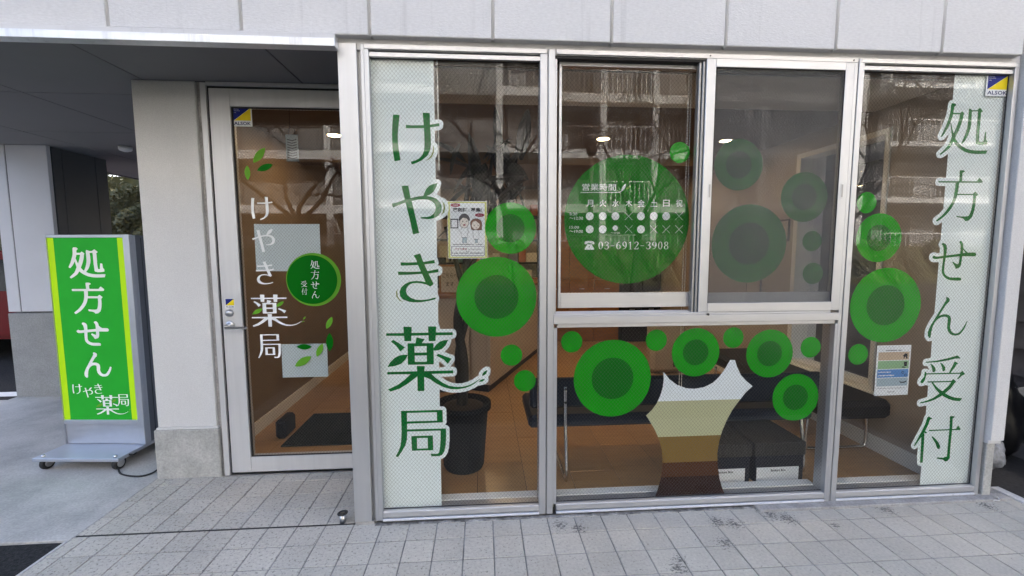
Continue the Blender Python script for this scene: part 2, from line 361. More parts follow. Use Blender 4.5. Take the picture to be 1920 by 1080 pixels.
GLYPHS = {
'ke': [[[-3559,19187],[-3314,19273],[-3044,19408],[-2757,19646],[-2619,19916],[-2576,20195],[-2576,20726],[-2594,21014],[-2591,21050],[-2558,21062],[-2144,21127],[-2124,21140],[-2127,21266],[-2135,21279],[-2558,21200],[-2585,21197],[-2599,21203],[-2603,21752],[-2612,21772],[-2936,21779],[-2960,21770],[-2923,21185],[-2926,21167],[-2936,21160],[-3539,21144],[-3809,21161],[-3820,21158],[-3826,21149],[-3822,21014],[-3809,20997],[-2936,21015],[-2918,21008],[-2914,20996],[-2900,20636],[-2900,20285],[-2927,19934],[-2943,19871],[-3018,19682],[-3188,19499],[-3395,19389],[-3611,19328],[-3614,19313],[-3602,19279],[-3570,19196]],[[-4440,19349],[-4412,19346],[-4151,19390],[-4140,19394],[-4133,19412],[-4218,20006],[-4236,20294],[-4237,20627],[-4209,20969],[-4126,21626],[-4133,21637],[-4160,21643],[-4421,21662],[-4439,21659],[-4451,21635],[-4488,21302],[-4515,20987],[-4529,20645],[-4529,20231],[-4520,20015],[-4497,19772]]],
'ke_accent': [[[-2842,19385],[-2792,19400],[-2711,19437],[-2544,19574],[-2526,19601],[-2441,19778],[-2432,19817],[-2417,20033],[-2440,20141],[-2450,20159],[-2458,20141],[-2465,20024],[-2500,19826],[-2576,19649],[-2729,19479],[-2829,19403]]],
'ya': [[[-3583,15618],[-3569,15617],[-3290,15687],[-3274,15699],[-3273,15708],[-3584,17211],[-3615,17319],[-3611,17337],[-3335,17402],[-3281,17409],[-3047,17422],[-2804,17408],[-2606,17344],[-2492,17247],[-2450,17202],[-2391,17040],[-2409,16860],[-2425,16824],[-2516,16681],[-2687,16556],[-2867,16519],[-3146,16511],[-3157,16500],[-3172,16464],[-3173,16453],[-3164,16443],[-3002,16424],[-2759,16410],[-2489,16457],[-2255,16581],[-2117,16779],[-2076,17049],[-2136,17229],[-2160,17283],[-2345,17463],[-2597,17556],[-2804,17589],[-2831,17598],[-2822,17610],[-2687,17659],[-2492,17805],[-2354,18039],[-2278,18246],[-2282,18263],[-2516,18203],[-2696,18122],[-2723,18104],[-2849,17966],[-2953,17769],[-3014,17607],[-3317,17569],[-3650,17487],[-3663,17490],[-3671,17508],[-3766,18111],[-3785,18120],[-3830,18120],[-4107,18102],[-4114,18093],[-4112,18066],[-3970,17427],[-3972,17409],[-4334,17272],[-4622,17207],[-4640,17195],[-4587,17022],[-4577,17007],[-4568,17005],[-3965,17249],[-3947,17254],[-3932,17247],[-3755,16473],[-3597,15654],[-3591,15627]]],
'ya_accent': [[[-2142,16626],[-2132,16625],[-2105,16643],[-1965,16752],[-1895,16977],[-1940,17211],[-2042,17328],[-2060,17340],[-2060,17328],[-2004,17202],[-1980,16977],[-2048,16752]]],
'ki': [[[-3639,12049],[-3397,12045],[-3244,12051],[-2875,12110],[-2497,12202],[-2482,12211],[-2479,12220],[-2487,12283],[-2497,12297],[-2506,12298],[-2857,12209],[-2920,12199],[-3235,12171],[-3532,12195],[-3775,12292],[-3943,12436],[-3964,12466],[-4018,12628],[-4020,12652],[-3984,12814],[-3956,12859],[-3850,12985],[-3667,13060],[-3424,13075],[-3181,13043],[-2938,12979],[-2758,12889],[-2731,12889],[-2587,12998],[-2575,13021],[-2817,13552],[-2817,13570],[-2335,13634],[-2317,13639],[-2309,13651],[-2313,13795],[-2326,13808],[-2794,13711],[-2866,13706],[-2889,13714],[-3001,13977],[-3025,14047],[-3001,14060],[-2497,14109],[-2489,14128],[-2504,14272],[-2524,14284],[-3010,14194],[-3082,14190],[-3111,14245],[-3232,14605],[-3244,14620],[-3307,14609],[-3578,14533],[-3577,14515],[-3454,14290],[-3422,14182],[-3433,14170],[-3910,14155],[-4252,14170],[-4261,14169],[-4269,14155],[-4261,14011],[-4258,14002],[-4243,13994],[-3856,13998],[-3379,14023],[-3368,14011],[-3242,13723],[-3232,13696],[-3235,13686],[-3253,13679],[-3388,13674],[-3937,13665],[-4396,13683],[-4413,13678],[-4418,13669],[-4403,13525],[-4396,13509],[-4387,13504],[-3739,13517],[-3190,13552],[-3172,13549],[-3160,13534],[-3000,13138],[-3001,13119],[-3019,13118],[-3172,13160],[-3451,13183],[-3505,13183],[-3793,13153],[-4063,13034],[-4250,12868],[-4278,12832],[-4357,12625],[-4359,12589],[-4329,12391],[-4180,12203],[-3901,12087]]],
'ki_accent': [[[-4235,12101],[-4202,12095],[-4194,12101],[-4320,12173],[-4454,12365],[-4478,12614],[-4456,12740],[-4463,12755],[-4481,12731],[-4538,12614],[-4534,12389],[-4529,12362],[-4373,12148],[-4346,12133]]],
'kusuri': [[[-3534,7235],[-3513,7230],[-3207,7230],[-3189,7233],[-3181,7244],[-3176,7316],[-3171,7937],[-3166,7991],[-3153,8001],[-2847,7863],[-2532,7620],[-2136,7404],[-1767,7298],[-1704,7289],[-1389,7275],[-975,7338],[-714,7432],[-471,7566],[-196,7793],[-190,7811],[-201,7819],[-219,7812],[-490,7631],[-768,7494],[-1110,7412],[-1236,7410],[-1506,7419],[-1830,7477],[-1866,7489],[-2163,7651],[-2235,7698],[-2502,7892],[-2776,8153],[-2766,8160],[-2748,8162],[-1632,8167],[-1621,8171],[-1614,8189],[-1619,8306],[-1625,8324],[-1641,8328],[-3144,8324],[-3158,8333],[-3160,8342],[-3131,8558],[-3130,8585],[-3135,8595],[-3180,8602],[-3540,8616],[-3557,8603],[-3536,8360],[-3538,8333],[-3549,8325],[-5097,8319],[-5114,8306],[-5120,8207],[-5115,8186],[-5097,8180],[-4152,8171],[-3901,8162],[-3904,8153],[-3945,8128],[-4233,7854],[-4584,7604],[-5086,7370],[-5092,7361],[-5089,7352],[-4980,7240],[-4962,7239],[-4917,7252],[-4476,7393],[-4008,7680],[-3576,8010],[-3562,8027],[-3549,8060],[-3540,8065],[-3536,8009],[-3540,7253]],[[-4016,8693],[-3999,8688],[-3648,8684],[-2667,8684],[-2649,8690],[-2640,9008],[-2640,9838],[-2658,9845],[-3252,9853],[-3255,9863],[-3249,9872],[-3111,10043],[-3109,10061],[-3522,10169],[-3531,10166],[-3539,10151],[-3584,9881],[-3594,9858],[-3612,9854],[-3963,9858],[-4007,9854],[-4013,9836],[-4013,9341],[-4017,9296],[-4021,8711]],[[-1913,8702],[-1902,8696],[-1884,8708],[-1705,8954],[-1699,8972],[-1706,8981],[-2388,9259],[-2415,9253],[-2494,9170],[-2498,9152],[-2487,9142],[-2127,8942]],[[-3459,8837],[-3630,8842],[-3647,8855],[-3648,9161],[-3642,9179],[-3621,9183],[-3036,9179],[-3012,9170],[-3009,8873],[-3019,8837],[-3036,8832]],[[-3630,9341],[-3648,9347],[-3652,9359],[-3653,9665],[-3647,9683],[-3630,9687],[-3036,9687],[-3018,9684],[-3010,9674],[-3014,9359],[-3027,9342]],[[-4411,9431],[-4395,9423],[-4377,9434],[-4173,9620],[-4162,9638],[-4165,9647],[-4467,9882],[-4746,10052],[-4764,10057],[-4773,10053],[-4866,9971],[-4873,9953],[-4616,9737]],[[-2889,9962],[-2865,9953],[-2550,9953],[-2532,9959],[-2513,10223],[-2509,10250],[-2496,10262],[-1632,10263],[-1614,10269],[-1610,10394],[-1614,10410],[-1623,10415],[-2487,10422],[-2499,10439],[-2482,10727],[-2496,10740],[-2802,10754],[-2910,10750],[-2917,10736],[-2906,10448],[-2908,10430],[-2919,10422],[-3027,10416],[-3774,10417],[-3787,10430],[-3770,10691],[-3774,10730],[-3801,10740],[-4188,10758],[-4206,10752],[-4210,10736],[-4197,10493],[-4197,10430],[-4206,10414],[-5097,10416],[-5114,10412],[-5119,10403],[-5115,10295],[-5112,10286],[-5097,10277],[-4197,10259],[-4189,10250],[-4184,10205],[-4174,9989],[-4169,9980],[-4152,9975],[-3846,9975],[-3819,9983],[-3810,10007],[-3796,10250],[-3783,10262],[-2919,10267],[-2910,10264],[-2902,10250]]],
'kusuri_leaf': [[[-238,7654],[-220,7651],[-40,7672],[68,7765],[87,7789],[68,7801],[-31,7810],[-94,7790],[-166,7758],[-235,7672]],[[-64,7987],[59,8022],[161,8104],[178,8140],[215,8275],[213,8293],[194,8293],[86,8246],[44,8212],[-39,8113],[-70,8005]],[[-5083,8599],[-5062,8596],[-4720,8628],[-4378,8745],[-4324,8791],[-4130,8986],[-4016,9211],[-4016,9229],[-4072,9238],[-4216,9243],[-4432,9214],[-4702,9083],[-4951,8842],[-5082,8617]],[[-2631,9436],[-2560,9432],[-2434,9437],[-2191,9517],[-1994,9715],[-1882,9958],[-1871,9985],[-1874,9994],[-1903,9999],[-2101,9989],[-2281,9927],[-2317,9910],[-2504,9760],[-2632,9577],[-2641,9553],[-2641,9490]]],
'kyoku': [[[-2859,3548],[-2837,3544],[-2459,3545],[-2315,3591],[-2288,3612],[-2168,3791],[-2086,4151],[-2054,4673],[-2057,5096],[-2081,5105],[-4124,5115],[-4139,5123],[-4142,5141],[-4142,5366],[-4137,5420],[-4132,5429],[-4115,5434],[-2225,5446],[-2216,5465],[-2223,6140],[-2243,6149],[-2594,6154],[-4439,6157],[-4450,6149],[-4452,6131],[-4448,6086],[-4448,4997],[-4481,4511],[-4527,4214],[-4597,4007],[-4635,3908],[-4792,3638],[-4797,3620],[-4781,3608],[-4682,3572],[-4664,3577],[-4439,3911],[-4259,4233],[-4169,4538],[-4142,4970],[-4133,4990],[-2648,4993],[-2378,4988],[-2360,4982],[-2355,4961],[-2360,4502],[-2401,4016],[-2460,3737],[-2477,3717],[-2585,3677],[-2900,3700],[-2909,3694],[-2910,3683],[-2877,3584]],[[-3566,3899],[-2900,3890],[-2783,3890],[-2765,3897],[-2760,4070],[-2774,4709],[-2780,4727],[-2801,4732],[-3908,4732],[-3928,4727],[-3935,4709],[-3935,4664],[-3919,3908],[-3899,3899]],[[-3620,4013],[-3629,4018],[-3633,4034],[-3633,4583],[-3629,4600],[-3611,4606],[-3485,4606],[-3080,4601],[-3062,4595],[-3057,4574],[-3057,4079],[-3053,4034],[-3059,4016],[-3080,4012]],[[-3323,5555],[-3368,5560],[-4115,5560],[-4132,5564],[-4137,5582],[-4137,6014],[-4133,6031],[-4115,6037],[-3989,6037],[-3935,6032],[-2549,6028],[-2540,6022],[-2535,6005],[-2531,5582],[-2540,5559]]],
'sho': [[[25579,20023],[25593,20016],[25611,20022],[25791,20139],[25998,20289],[26077,20356],[26147,20437],[26189,20500],[26235,20581],[26307,20734],[26322,20749],[26412,20630],[26475,20561],[26583,20470],[26709,20382],[26853,20296],[26997,20226],[27141,20176],[27258,20146],[27474,20110],[27726,20091],[27870,20091],[28194,20109],[28329,20110],[28377,20122],[28382,20131],[28379,20194],[28427,20284],[28419,20296],[28401,20298],[27978,20284],[27654,20289],[27429,20312],[27258,20344],[27087,20397],[26934,20472],[26844,20526],[26739,20599],[26583,20737],[26475,20869],[26421,20950],[26415,20968],[26547,21258],[26649,21544],[26730,21823],[26757,21949],[26788,22174],[26823,22273],[26810,22291],[26682,22400],[26664,22390],[26592,22313],[26574,22305],[26196,22305],[26173,22309],[26169,22336],[26197,22624],[26212,22642],[26303,22714],[26311,22732],[26223,22804],[26205,22812],[26034,22817],[26017,22804],[26014,22759],[25990,22732],[25985,22462],[25975,22354],[25947,22156],[25911,22003],[25831,21751],[25705,21400],[25631,21229],[25535,21040],[25534,21022],[25584,20991],[25602,20995],[25737,21166],[25875,21391],[25944,21535],[26032,21742],[26110,21985],[26160,22218],[26178,22224],[26304,22228],[26565,22231],[26574,22221],[26574,22210],[26550,22021],[26514,21850],[26442,21607],[26342,21328],[26304,21243],[26286,21218],[26269,21238],[26201,21409],[26097,21740],[26079,21751],[26043,21742],[26039,21733],[26148,21220],[26198,21022],[26074,20698],[26023,20581],[25989,20521],[25923,20428],[25863,20363],[25737,20237],[25553,20068],[25555,20050]],[[27837,20599],[27969,20590],[28095,20600],[28356,20637],[28374,20643],[28380,20653],[28366,20707],[28380,20797],[28311,20851],[28300,20869],[28290,20914],[28267,21067],[28257,21256],[28252,21283],[28239,21299],[28194,21302],[28185,21298],[28178,21283],[28145,20995],[28128,20788],[28113,20777],[28077,20770],[27978,20766],[27879,20782],[27866,20797],[27830,21265],[27839,21958],[27826,22354],[27834,22369],[27925,22408],[27935,22417],[27934,22426],[27753,22605],[27735,22602],[27645,22539],[27634,22525],[27629,22489],[27600,22476],[27294,22463],[27249,22500],[27213,22507],[27114,22557],[27096,22556],[27093,22516],[27081,22498],[27078,22480],[27083,22156],[27078,21670],[27063,21526],[27028,21337],[26964,21085],[26907,20934],[26790,20671],[26789,20653],[26835,20624],[26853,20621],[26860,20626],[26961,20738],[27035,20842],[27083,20923],[27140,21049],[27208,21238],[27251,21382],[27279,21508],[27299,21670],[27299,21877],[27270,22354],[27275,22390],[27294,22399],[27609,22412],[27626,22399],[27631,22345],[27641,21940],[27641,21310],[27646,21184],[27668,20779],[27686,20743],[27667,20671],[27681,20658],[27753,20625]]],
'hou': [[[25717,16323],[25739,16325],[25883,16416],[26009,16499],[26108,16573],[26273,16728],[26443,16926],[26564,17097],[26675,17295],[26760,17511],[26796,17637],[26828,17790],[26837,17808],[26846,17812],[27773,17812],[27791,17810],[27800,17800],[27809,17763],[27814,17664],[27814,17412],[27791,17160],[27768,17007],[27735,16863],[27706,16782],[27648,16665],[27629,16653],[27503,16620],[27152,16620],[26918,16647],[26900,16642],[26898,16629],[26902,16593],[26918,16576],[27170,16541],[27341,16480],[27476,16347],[27656,16382],[27782,16496],[27827,16527],[27894,16683],[27921,16764],[27947,16872],[27975,17043],[28003,17376],[27994,17745],[27998,17756],[28031,17772],[28097,17837],[28108,17853],[28106,17862],[27942,18006],[27926,18013],[27908,18003],[27791,17891],[27773,17885],[26855,17887],[26848,17907],[26877,18150],[26887,18483],[26891,18494],[26909,18501],[28106,18501],[28241,18506],[28286,18511],[28298,18519],[28319,18564],[28313,18583],[28115,18786],[28097,18794],[27948,18600],[27926,18587],[27062,18589],[27054,18600],[27049,18663],[27036,19032],[27053,19052],[27184,19122],[27170,19140],[27080,19188],[26972,19189],[26864,19184],[26851,19167],[26878,18636],[26877,18600],[26864,18587],[25622,18579],[25614,18564],[25619,18510],[25631,18497],[26639,18501],[26657,18498],[26666,18474],[26662,18132],[26625,17772],[26598,17619],[26579,17547],[26518,17385],[26443,17241],[26371,17124],[26272,16980],[26128,16800],[26039,16701],[25946,16614],[25675,16395],[25669,16377]]],
'se': [[[27145,12962],[27190,12957],[27505,12959],[27517,12971],[27543,13043],[27513,13106],[27406,13137],[26902,13142],[26812,13156],[26722,13187],[26605,13250],[26531,13313],[26477,13385],[26440,13475],[26430,13556],[26434,13934],[26448,14150],[26459,14249],[26466,14267],[26479,14274],[26515,14279],[27037,14333],[27253,14352],[27307,14355],[27316,14350],[27321,14303],[27307,14096],[27292,13970],[27280,13938],[27208,13903],[27190,13903],[26938,14044],[26911,14047],[26884,14033],[26889,14015],[27058,13799],[27143,13646],[27163,13637],[27283,13673],[27316,13700],[27352,13703],[27399,13763],[27424,13808],[27445,13871],[27455,13934],[27474,14294],[27479,14348],[27487,14358],[28216,14347],[28297,14369],[28336,14438],[28342,14465],[28271,14555],[28189,14576],[27811,14568],[27760,14600],[27622,14706],[27541,14782],[27496,14834],[27481,14978],[27464,15050],[27447,15095],[27390,15176],[27316,15241],[27298,15245],[27226,15201],[27211,15185],[27217,15167],[27285,15077],[27310,14987],[27329,14780],[27330,14528],[27324,14510],[27118,14479],[26488,14407],[26476,14420],[26488,14645],[26488,14798],[26478,14888],[26454,14969],[26422,15023],[26371,15069],[26290,15105],[26200,15119],[26151,15059],[26149,15041],[26231,14960],[26261,14870],[26285,14744],[26303,14573],[26306,14420],[26301,14393],[26290,14385],[26020,14353],[25894,14348],[25842,14357],[25732,14404],[25714,14406],[25637,14339],[25633,14321],[25639,14303],[25660,14269],[25696,14237],[25741,14217],[25804,14204],[25921,14205],[26281,14252],[26298,14249],[26303,14231],[26299,14087],[26281,13781],[26286,13520],[26313,13403],[26351,13322],[26379,13277],[26432,13214],[26515,13140],[26614,13079],[26733,13025],[26821,12996],[26929,12976]],[[27505,14536],[27493,14546],[27492,14564],[27497,14717],[27505,14730],[27656,14564],[27641,14555]]],
'n': [[[25878,9629],[25919,9629],[25950,9674],[25965,9926],[25998,10151],[26030,10295],[26091,10448],[26125,10511],[26175,10583],[26275,10702],[26330,10745],[26402,10790],[26518,10837],[26635,10861],[26752,10860],[26806,10850],[26842,10836],[26869,10818],[26905,10781],[26918,10754],[26923,10700],[26920,10304],[26939,10178],[26968,10081],[27001,10016],[27036,9962],[27110,9881],[27184,9824],[27274,9779],[27373,9752],[27481,9741],[27562,9747],[27652,9761],[27706,9778],[27767,9809],[27850,9883],[27933,9998],[28015,10133],[28087,10295],[28123,10394],[28169,10574],[28156,10592],[28129,10594],[28042,10403],[27937,10205],[27850,10079],[27744,9953],[27679,9906],[27634,9887],[27571,9873],[27481,9868],[27418,9878],[27364,9897],[27292,9938],[27237,9989],[27184,10062],[27137,10169],[27119,10250],[27112,10313],[27135,10601],[27129,10736],[27108,10817],[27067,10877],[27004,10934],[26941,10970],[26869,10994],[26770,11010],[26662,11010],[26581,11000],[26500,10982],[26392,10941],[26374,10940],[26377,10961],[26463,11114],[26697,11492],[26768,11582],[26878,11700],[26905,11713],[26915,11726],[26944,11834],[26945,11861],[26887,11954],[26878,11961],[26842,11967],[26788,12013],[26743,12013],[26705,12005],[26701,11987],[26724,11852],[26716,11816],[26597,11618],[26194,10903],[25941,10475],[25866,10322],[25798,10157],[25770,10070],[25750,9971],[25749,9890],[25761,9782],[25771,9755],[25850,9647],[25861,9634]]],
'ju': [[[25639,5726],[25661,5719],[26039,5777],[26210,5815],[26363,5859],[26489,5903],[26624,5960],[26830,6068],[26984,6162],[27002,6160],[27128,6084],[27245,6023],[27434,5939],[27614,5875],[27713,5848],[27839,5822],[28154,5790],[28178,5807],[28293,5951],[28289,5962],[28262,5968],[28199,5970],[28136,5983],[27875,6012],[27686,6059],[27452,6149],[27326,6212],[27189,6293],[27186,6302],[27190,6311],[27345,6437],[27481,6563],[27587,6694],[27722,6905],[27812,6959],[27809,6977],[27632,7149],[27614,7149],[27497,7047],[27470,7036],[26003,7045],[25988,7040],[25984,7031],[25989,6986],[26003,6974],[26262,6968],[26267,6932],[26480,6635],[26561,6543],[26714,6390],[26802,6311],[26808,6293],[26603,6140],[26498,6076],[26372,6010],[26237,5952],[26048,5886],[25634,5782],[25625,5771],[25625,5762]],[[26966,6435],[26723,6607],[26588,6719],[26393,6923],[26371,6950],[26368,6959],[26372,6965],[27029,6968],[27470,6964],[27490,6959],[27488,6941],[27427,6842],[27328,6716],[27200,6598],[27020,6454],[26984,6430]],[[25610,6941],[25634,6936],[25710,6959],[25819,7139],[25880,7382],[25881,7445],[25895,7458],[28010,7449],[28022,7436],[28010,7374],[27857,7157],[27871,7139],[27911,7120],[28167,7355],[28325,7417],[28339,7427],[28339,7436],[28145,7637],[28127,7629],[28043,7535],[28019,7522],[27623,7522],[27434,7526],[27417,7535],[27425,7553],[27597,7778],[27743,8021],[27838,8084],[27838,8093],[27821,8105],[27605,8203],[27590,8192],[27312,7562],[27290,7529],[25895,7531],[25877,7535],[25871,7544],[25859,7610],[25841,7619],[25769,7624],[25760,7607],[25755,7391],[25748,7328],[25597,7148],[25536,7031],[25539,7013]],[[26323,7589],[26354,7582],[26372,7588],[26444,7662],[26446,7679],[26414,7841],[26228,8040],[26075,8090],[26073,8075],[26131,7985],[26211,7814],[26249,7616],[26264,7604]],[[26945,7625],[26984,7626],[27042,7688],[27047,7715],[27042,7868],[26822,8098],[26705,8140],[26687,8138],[26692,8120],[26755,8012],[26842,7841],[26880,7652],[26894,7637]],[[25781,8165],[25877,8161],[26435,8180],[27173,8270],[27614,8367],[27947,8372],[27968,8381],[27953,8399],[27767,8548],[27740,8557],[27173,8415],[26435,8270],[25787,8223],[25765,8210],[25769,8185]]],
'tsuke': [[[26068,2064],[26109,2060],[26126,2073],[26127,2217],[26113,3036],[26095,3585],[26080,3873],[26073,3890],[26053,3900],[26048,3909],[26056,3927],[26073,3934],[26109,3875],[26127,3869],[26233,3927],[26240,3936],[26235,3946],[26118,4017],[26112,4035],[26200,4224],[26262,4377],[26308,4521],[26354,4701],[26501,4773],[26500,4782],[26469,4802],[26253,4917],[26235,4921],[26226,4911],[26217,4872],[26209,4863],[26181,4864],[26169,4854],[26101,4539],[26022,4323],[25839,3918],[25476,3162],[25484,3144],[25515,3124],[25533,3124],[25542,3133],[25875,3639],[25884,3650],[25893,3651],[25901,3585],[25919,3207],[25952,2091],[25965,2074]],[[27543,2091],[27576,2087],[27720,2115],[27819,2240],[27843,2262],[27845,2271],[27828,3027],[27833,4008],[27838,4017],[27855,4021],[28341,4015],[28374,4044],[28383,4062],[28229,4260],[28197,4294],[28179,4280],[28080,4112],[28062,4092],[27855,4089],[27835,4098],[27805,4737],[27819,4759],[27936,4815],[27941,4827],[27888,4872],[27864,4881],[27639,4894],[27621,4881],[27621,4782],[27656,4134],[27656,4107],[27648,4092],[26370,4089],[26352,4087],[26342,4071],[26348,4026],[26353,4017],[26370,4012],[27630,4021],[27648,4018],[27656,4008],[27661,3864],[27658,2406],[27639,2394],[27396,2330],[27018,2368],[27009,2366],[27003,2352],[27016,2298],[27027,2287],[27414,2201],[27447,2181]],[[27037,2883],[27054,2882],[27108,2897],[27144,2910],[27150,2919],[27166,3045],[27154,3081],[27045,3273],[26991,3335],[26793,3542],[26604,3691],[26586,3698],[26559,3661],[26558,3639],[26855,3216],[26955,2960]]],
'back_left': [[[-5600,610],[-5590,600],[-2380,600],[-2369,610],[-2368,3340],[-2355,3370],[-2200,3438],[-2110,3523],[-1980,3730],[-1902,4060],[-1900,4270],[-1870,4390],[-1870,5080],[-1879,5140],[-1933,5230],[-1990,5270],[-2080,5290],[-2083,5320],[-2040,5380],[-2020,5470],[-2020,6130],[-2029,6190],[-2080,6277],[-2140,6320],[-2200,6338],[-2350,6340],[-2368,6370],[-2368,7270],[-2350,7290],[-2200,7219],[-2020,7159],[-1750,7090],[-1240,7092],[-1150,7120],[-1030,7122],[-790,7189],[-490,7320],[-280,7453],[-190,7452],[-100,7480],[-10,7482],[50,7500],[227,7630],[270,7690],[288,7750],[288,7810],[252,7900],[257,7930],[360,8050],[408,8230],[401,8350],[347,8440],[290,8480],[230,8498],[170,8498],[110,8480],[-40,8402],[-182,8260],[-241,8140],[-250,7990],[-340,7970],[-580,7807],[-790,7700],[-1150,7600],[-1450,7600],[-1540,7628],[-1600,7630],[-1780,7670],[-2080,7837],[-2260,7957],[-2290,7990],[-1600,7992],[-1540,8010],[-1483,8050],[-1429,8140],[-1422,8350],[-1440,8410],[-1480,8467],[-1540,8510],[-1600,8528],[-1780,8530],[-1698,8620],[-1530,8860],[-1510,8950],[-1530,9070],[-1573,9130],[-1630,9170],[-2063,9340],[-2053,9370],[-1840,9583],[-1800,9640],[-1699,9880],[-1690,10060],[-1600,10062],[-1540,10080],[-1483,10120],[-1450,10163],[-1422,10240],[-1420,10390],[-1429,10450],[-1458,10510],[-1510,10562],[-1570,10591],[-1630,10600],[-2290,10600],[-2299,10780],[-2368,10900],[-2368,12040],[-2310,12130],[-2290,12220],[-2299,12340],[-2368,12460],[-2368,13420],[-2350,13440],[-2230,13470],[-2173,13510],[-2130,13570],[-2110,13660],[-2112,13810],[-2148,13900],[-2230,13970],[-2320,13990],[-2328,14020],[-2299,14080],[-2292,14170],[-2329,14320],[-2368,14410],[-2368,16270],[-2350,16307],[-2140,16420],[-2050,16440],[-1930,16518],[-1788,16660],[-1759,16720],[-1722,16870],[-1720,17110],[-1770,17320],[-1903,17470],[-1990,17521],[-2110,17527],[-2200,17612],[-2328,17680],[-2160,17980],[-2089,18190],[-2080,18250],[-2100,18340],[-2143,18400],[-2230,18451],[-2350,18458],[-2368,18490],[-2368,19480],[-2269,19690],[-2230,19840],[-2239,20170],[-2290,20257],[-2368,20320],[-2368,20860],[-2350,20892],[-2260,20920],[-2110,20929],[-2023,20980],[-1968,21040],[-1939,21100],[-1930,21250],[-1939,21310],[-1968,21370],[-2050,21440],[-2140,21460],[-2290,21458],[-2350,21440],[-2368,21460],[-2368,24580],[-2380,24596],[-5560,24600],[-5590,24595],[-5600,24580]],[[-2350,8500],[-2368,8530],[-2368,8800],[-2350,8837],[-2260,8790],[-2200,8713],[-2020,8530],[-2170,8528],[-2260,8500]]],
'back_right': [[[26067,610],[26100,600],[29490,600],[29500,610],[29500,24580],[29490,24595],[29460,24600],[26100,24600],[26070,24585],[26067,23020],[26040,22990],[25950,22970],[25893,22930],[25860,22887],[25808,22780],[25800,22450],[25772,22360],[25770,22240],[25740,22120],[25560,21574],[25352,21100],[25352,20980],[25380,20903],[25440,20838],[25530,20802],[25620,20802],[25710,20838],[25830,20953],[25950,21113],[25980,21100],[25988,21040],[25867,20710],[25773,20560],[25410,20197],[25370,20140],[25352,20080],[25352,20020],[25387,19930],[25440,19878],[25500,19849],[25680,19842],[25770,19878],[26040,20070],[26067,20050],[26067,18790],[26040,18760],[25650,18760],[25560,18740],[25500,18697],[25460,18640],[25440,18520],[25448,18460],[25477,18400],[25530,18348],[25590,18319],[26040,18310],[26067,18280],[26067,17050],[25983,16930],[25803,16750],[25740,16712],[25530,16537],[25490,16480],[25470,16390],[25478,16330],[25537,16210],[25602,16150],[25680,16122],[25770,16122],[25830,16140],[26040,16278],[26062,16270],[26067,15280],[26017,15220],[25970,15130],[25950,15040],[25980,14933],[26067,14830],[26067,14590],[26055,14560],[25950,14530],[25770,14588],[25680,14588],[25620,14570],[25530,14522],[25477,14470],[25442,14380],[25440,14290],[25460,14200],[25500,14143],[25560,14088],[25650,14040],[25740,14020],[26040,14020],[26067,13990],[26067,11110],[26017,10990],[25770,10587],[25700,10450],[25628,10270],[25568,10090],[25560,10030],[25568,9700],[25597,9640],[25710,9493],[25770,9450],[25830,9432],[25950,9432],[26040,9468],[26062,9460],[26067,8470],[26040,8440],[25980,8438],[25890,8410],[25770,8408],[25710,8390],[25653,8350],[25610,8290],[25592,8230],[25592,8140],[25627,8050],[25680,7998],[25740,7969],[25890,7962],[25920,7943],[25970,7870],[26017,7750],[26010,7720],[25950,7772],[25890,7801],[25770,7810],[25680,7790],[25620,7747],[25580,7690],[25562,7630],[25560,7420],[25417,7240],[25370,7150],[25352,7090],[25350,7000],[25358,6940],[25387,6880],[25470,6798],[25530,6769],[25740,6762],[25890,6828],[25950,6799],[26040,6790],[26067,6760],[26064,6100],[25560,5960],[25477,5890],[25448,5830],[25440,5770],[25448,5680],[25477,5620],[25530,5568],[25590,5539],[25770,5532],[25860,5560],[25980,5562],[26040,5580],[26067,5560],[26067,5050],[26067,5020],[26010,4947],[25958,4840],[25920,4630],[25850,4420],[25760,4240],[25717,4120],[25520,3730],[25477,3610],[25310,3280],[25290,3160],[25298,3100],[25327,3040],[25410,2958],[25470,2929],[25530,2920],[25590,2929],[25650,2958],[25710,3023],[25740,3010],[25740,2410],[25770,2290],[25778,2020],[25807,1960],[25860,1908],[25950,1872],[26040,1870],[26067,1840]]],
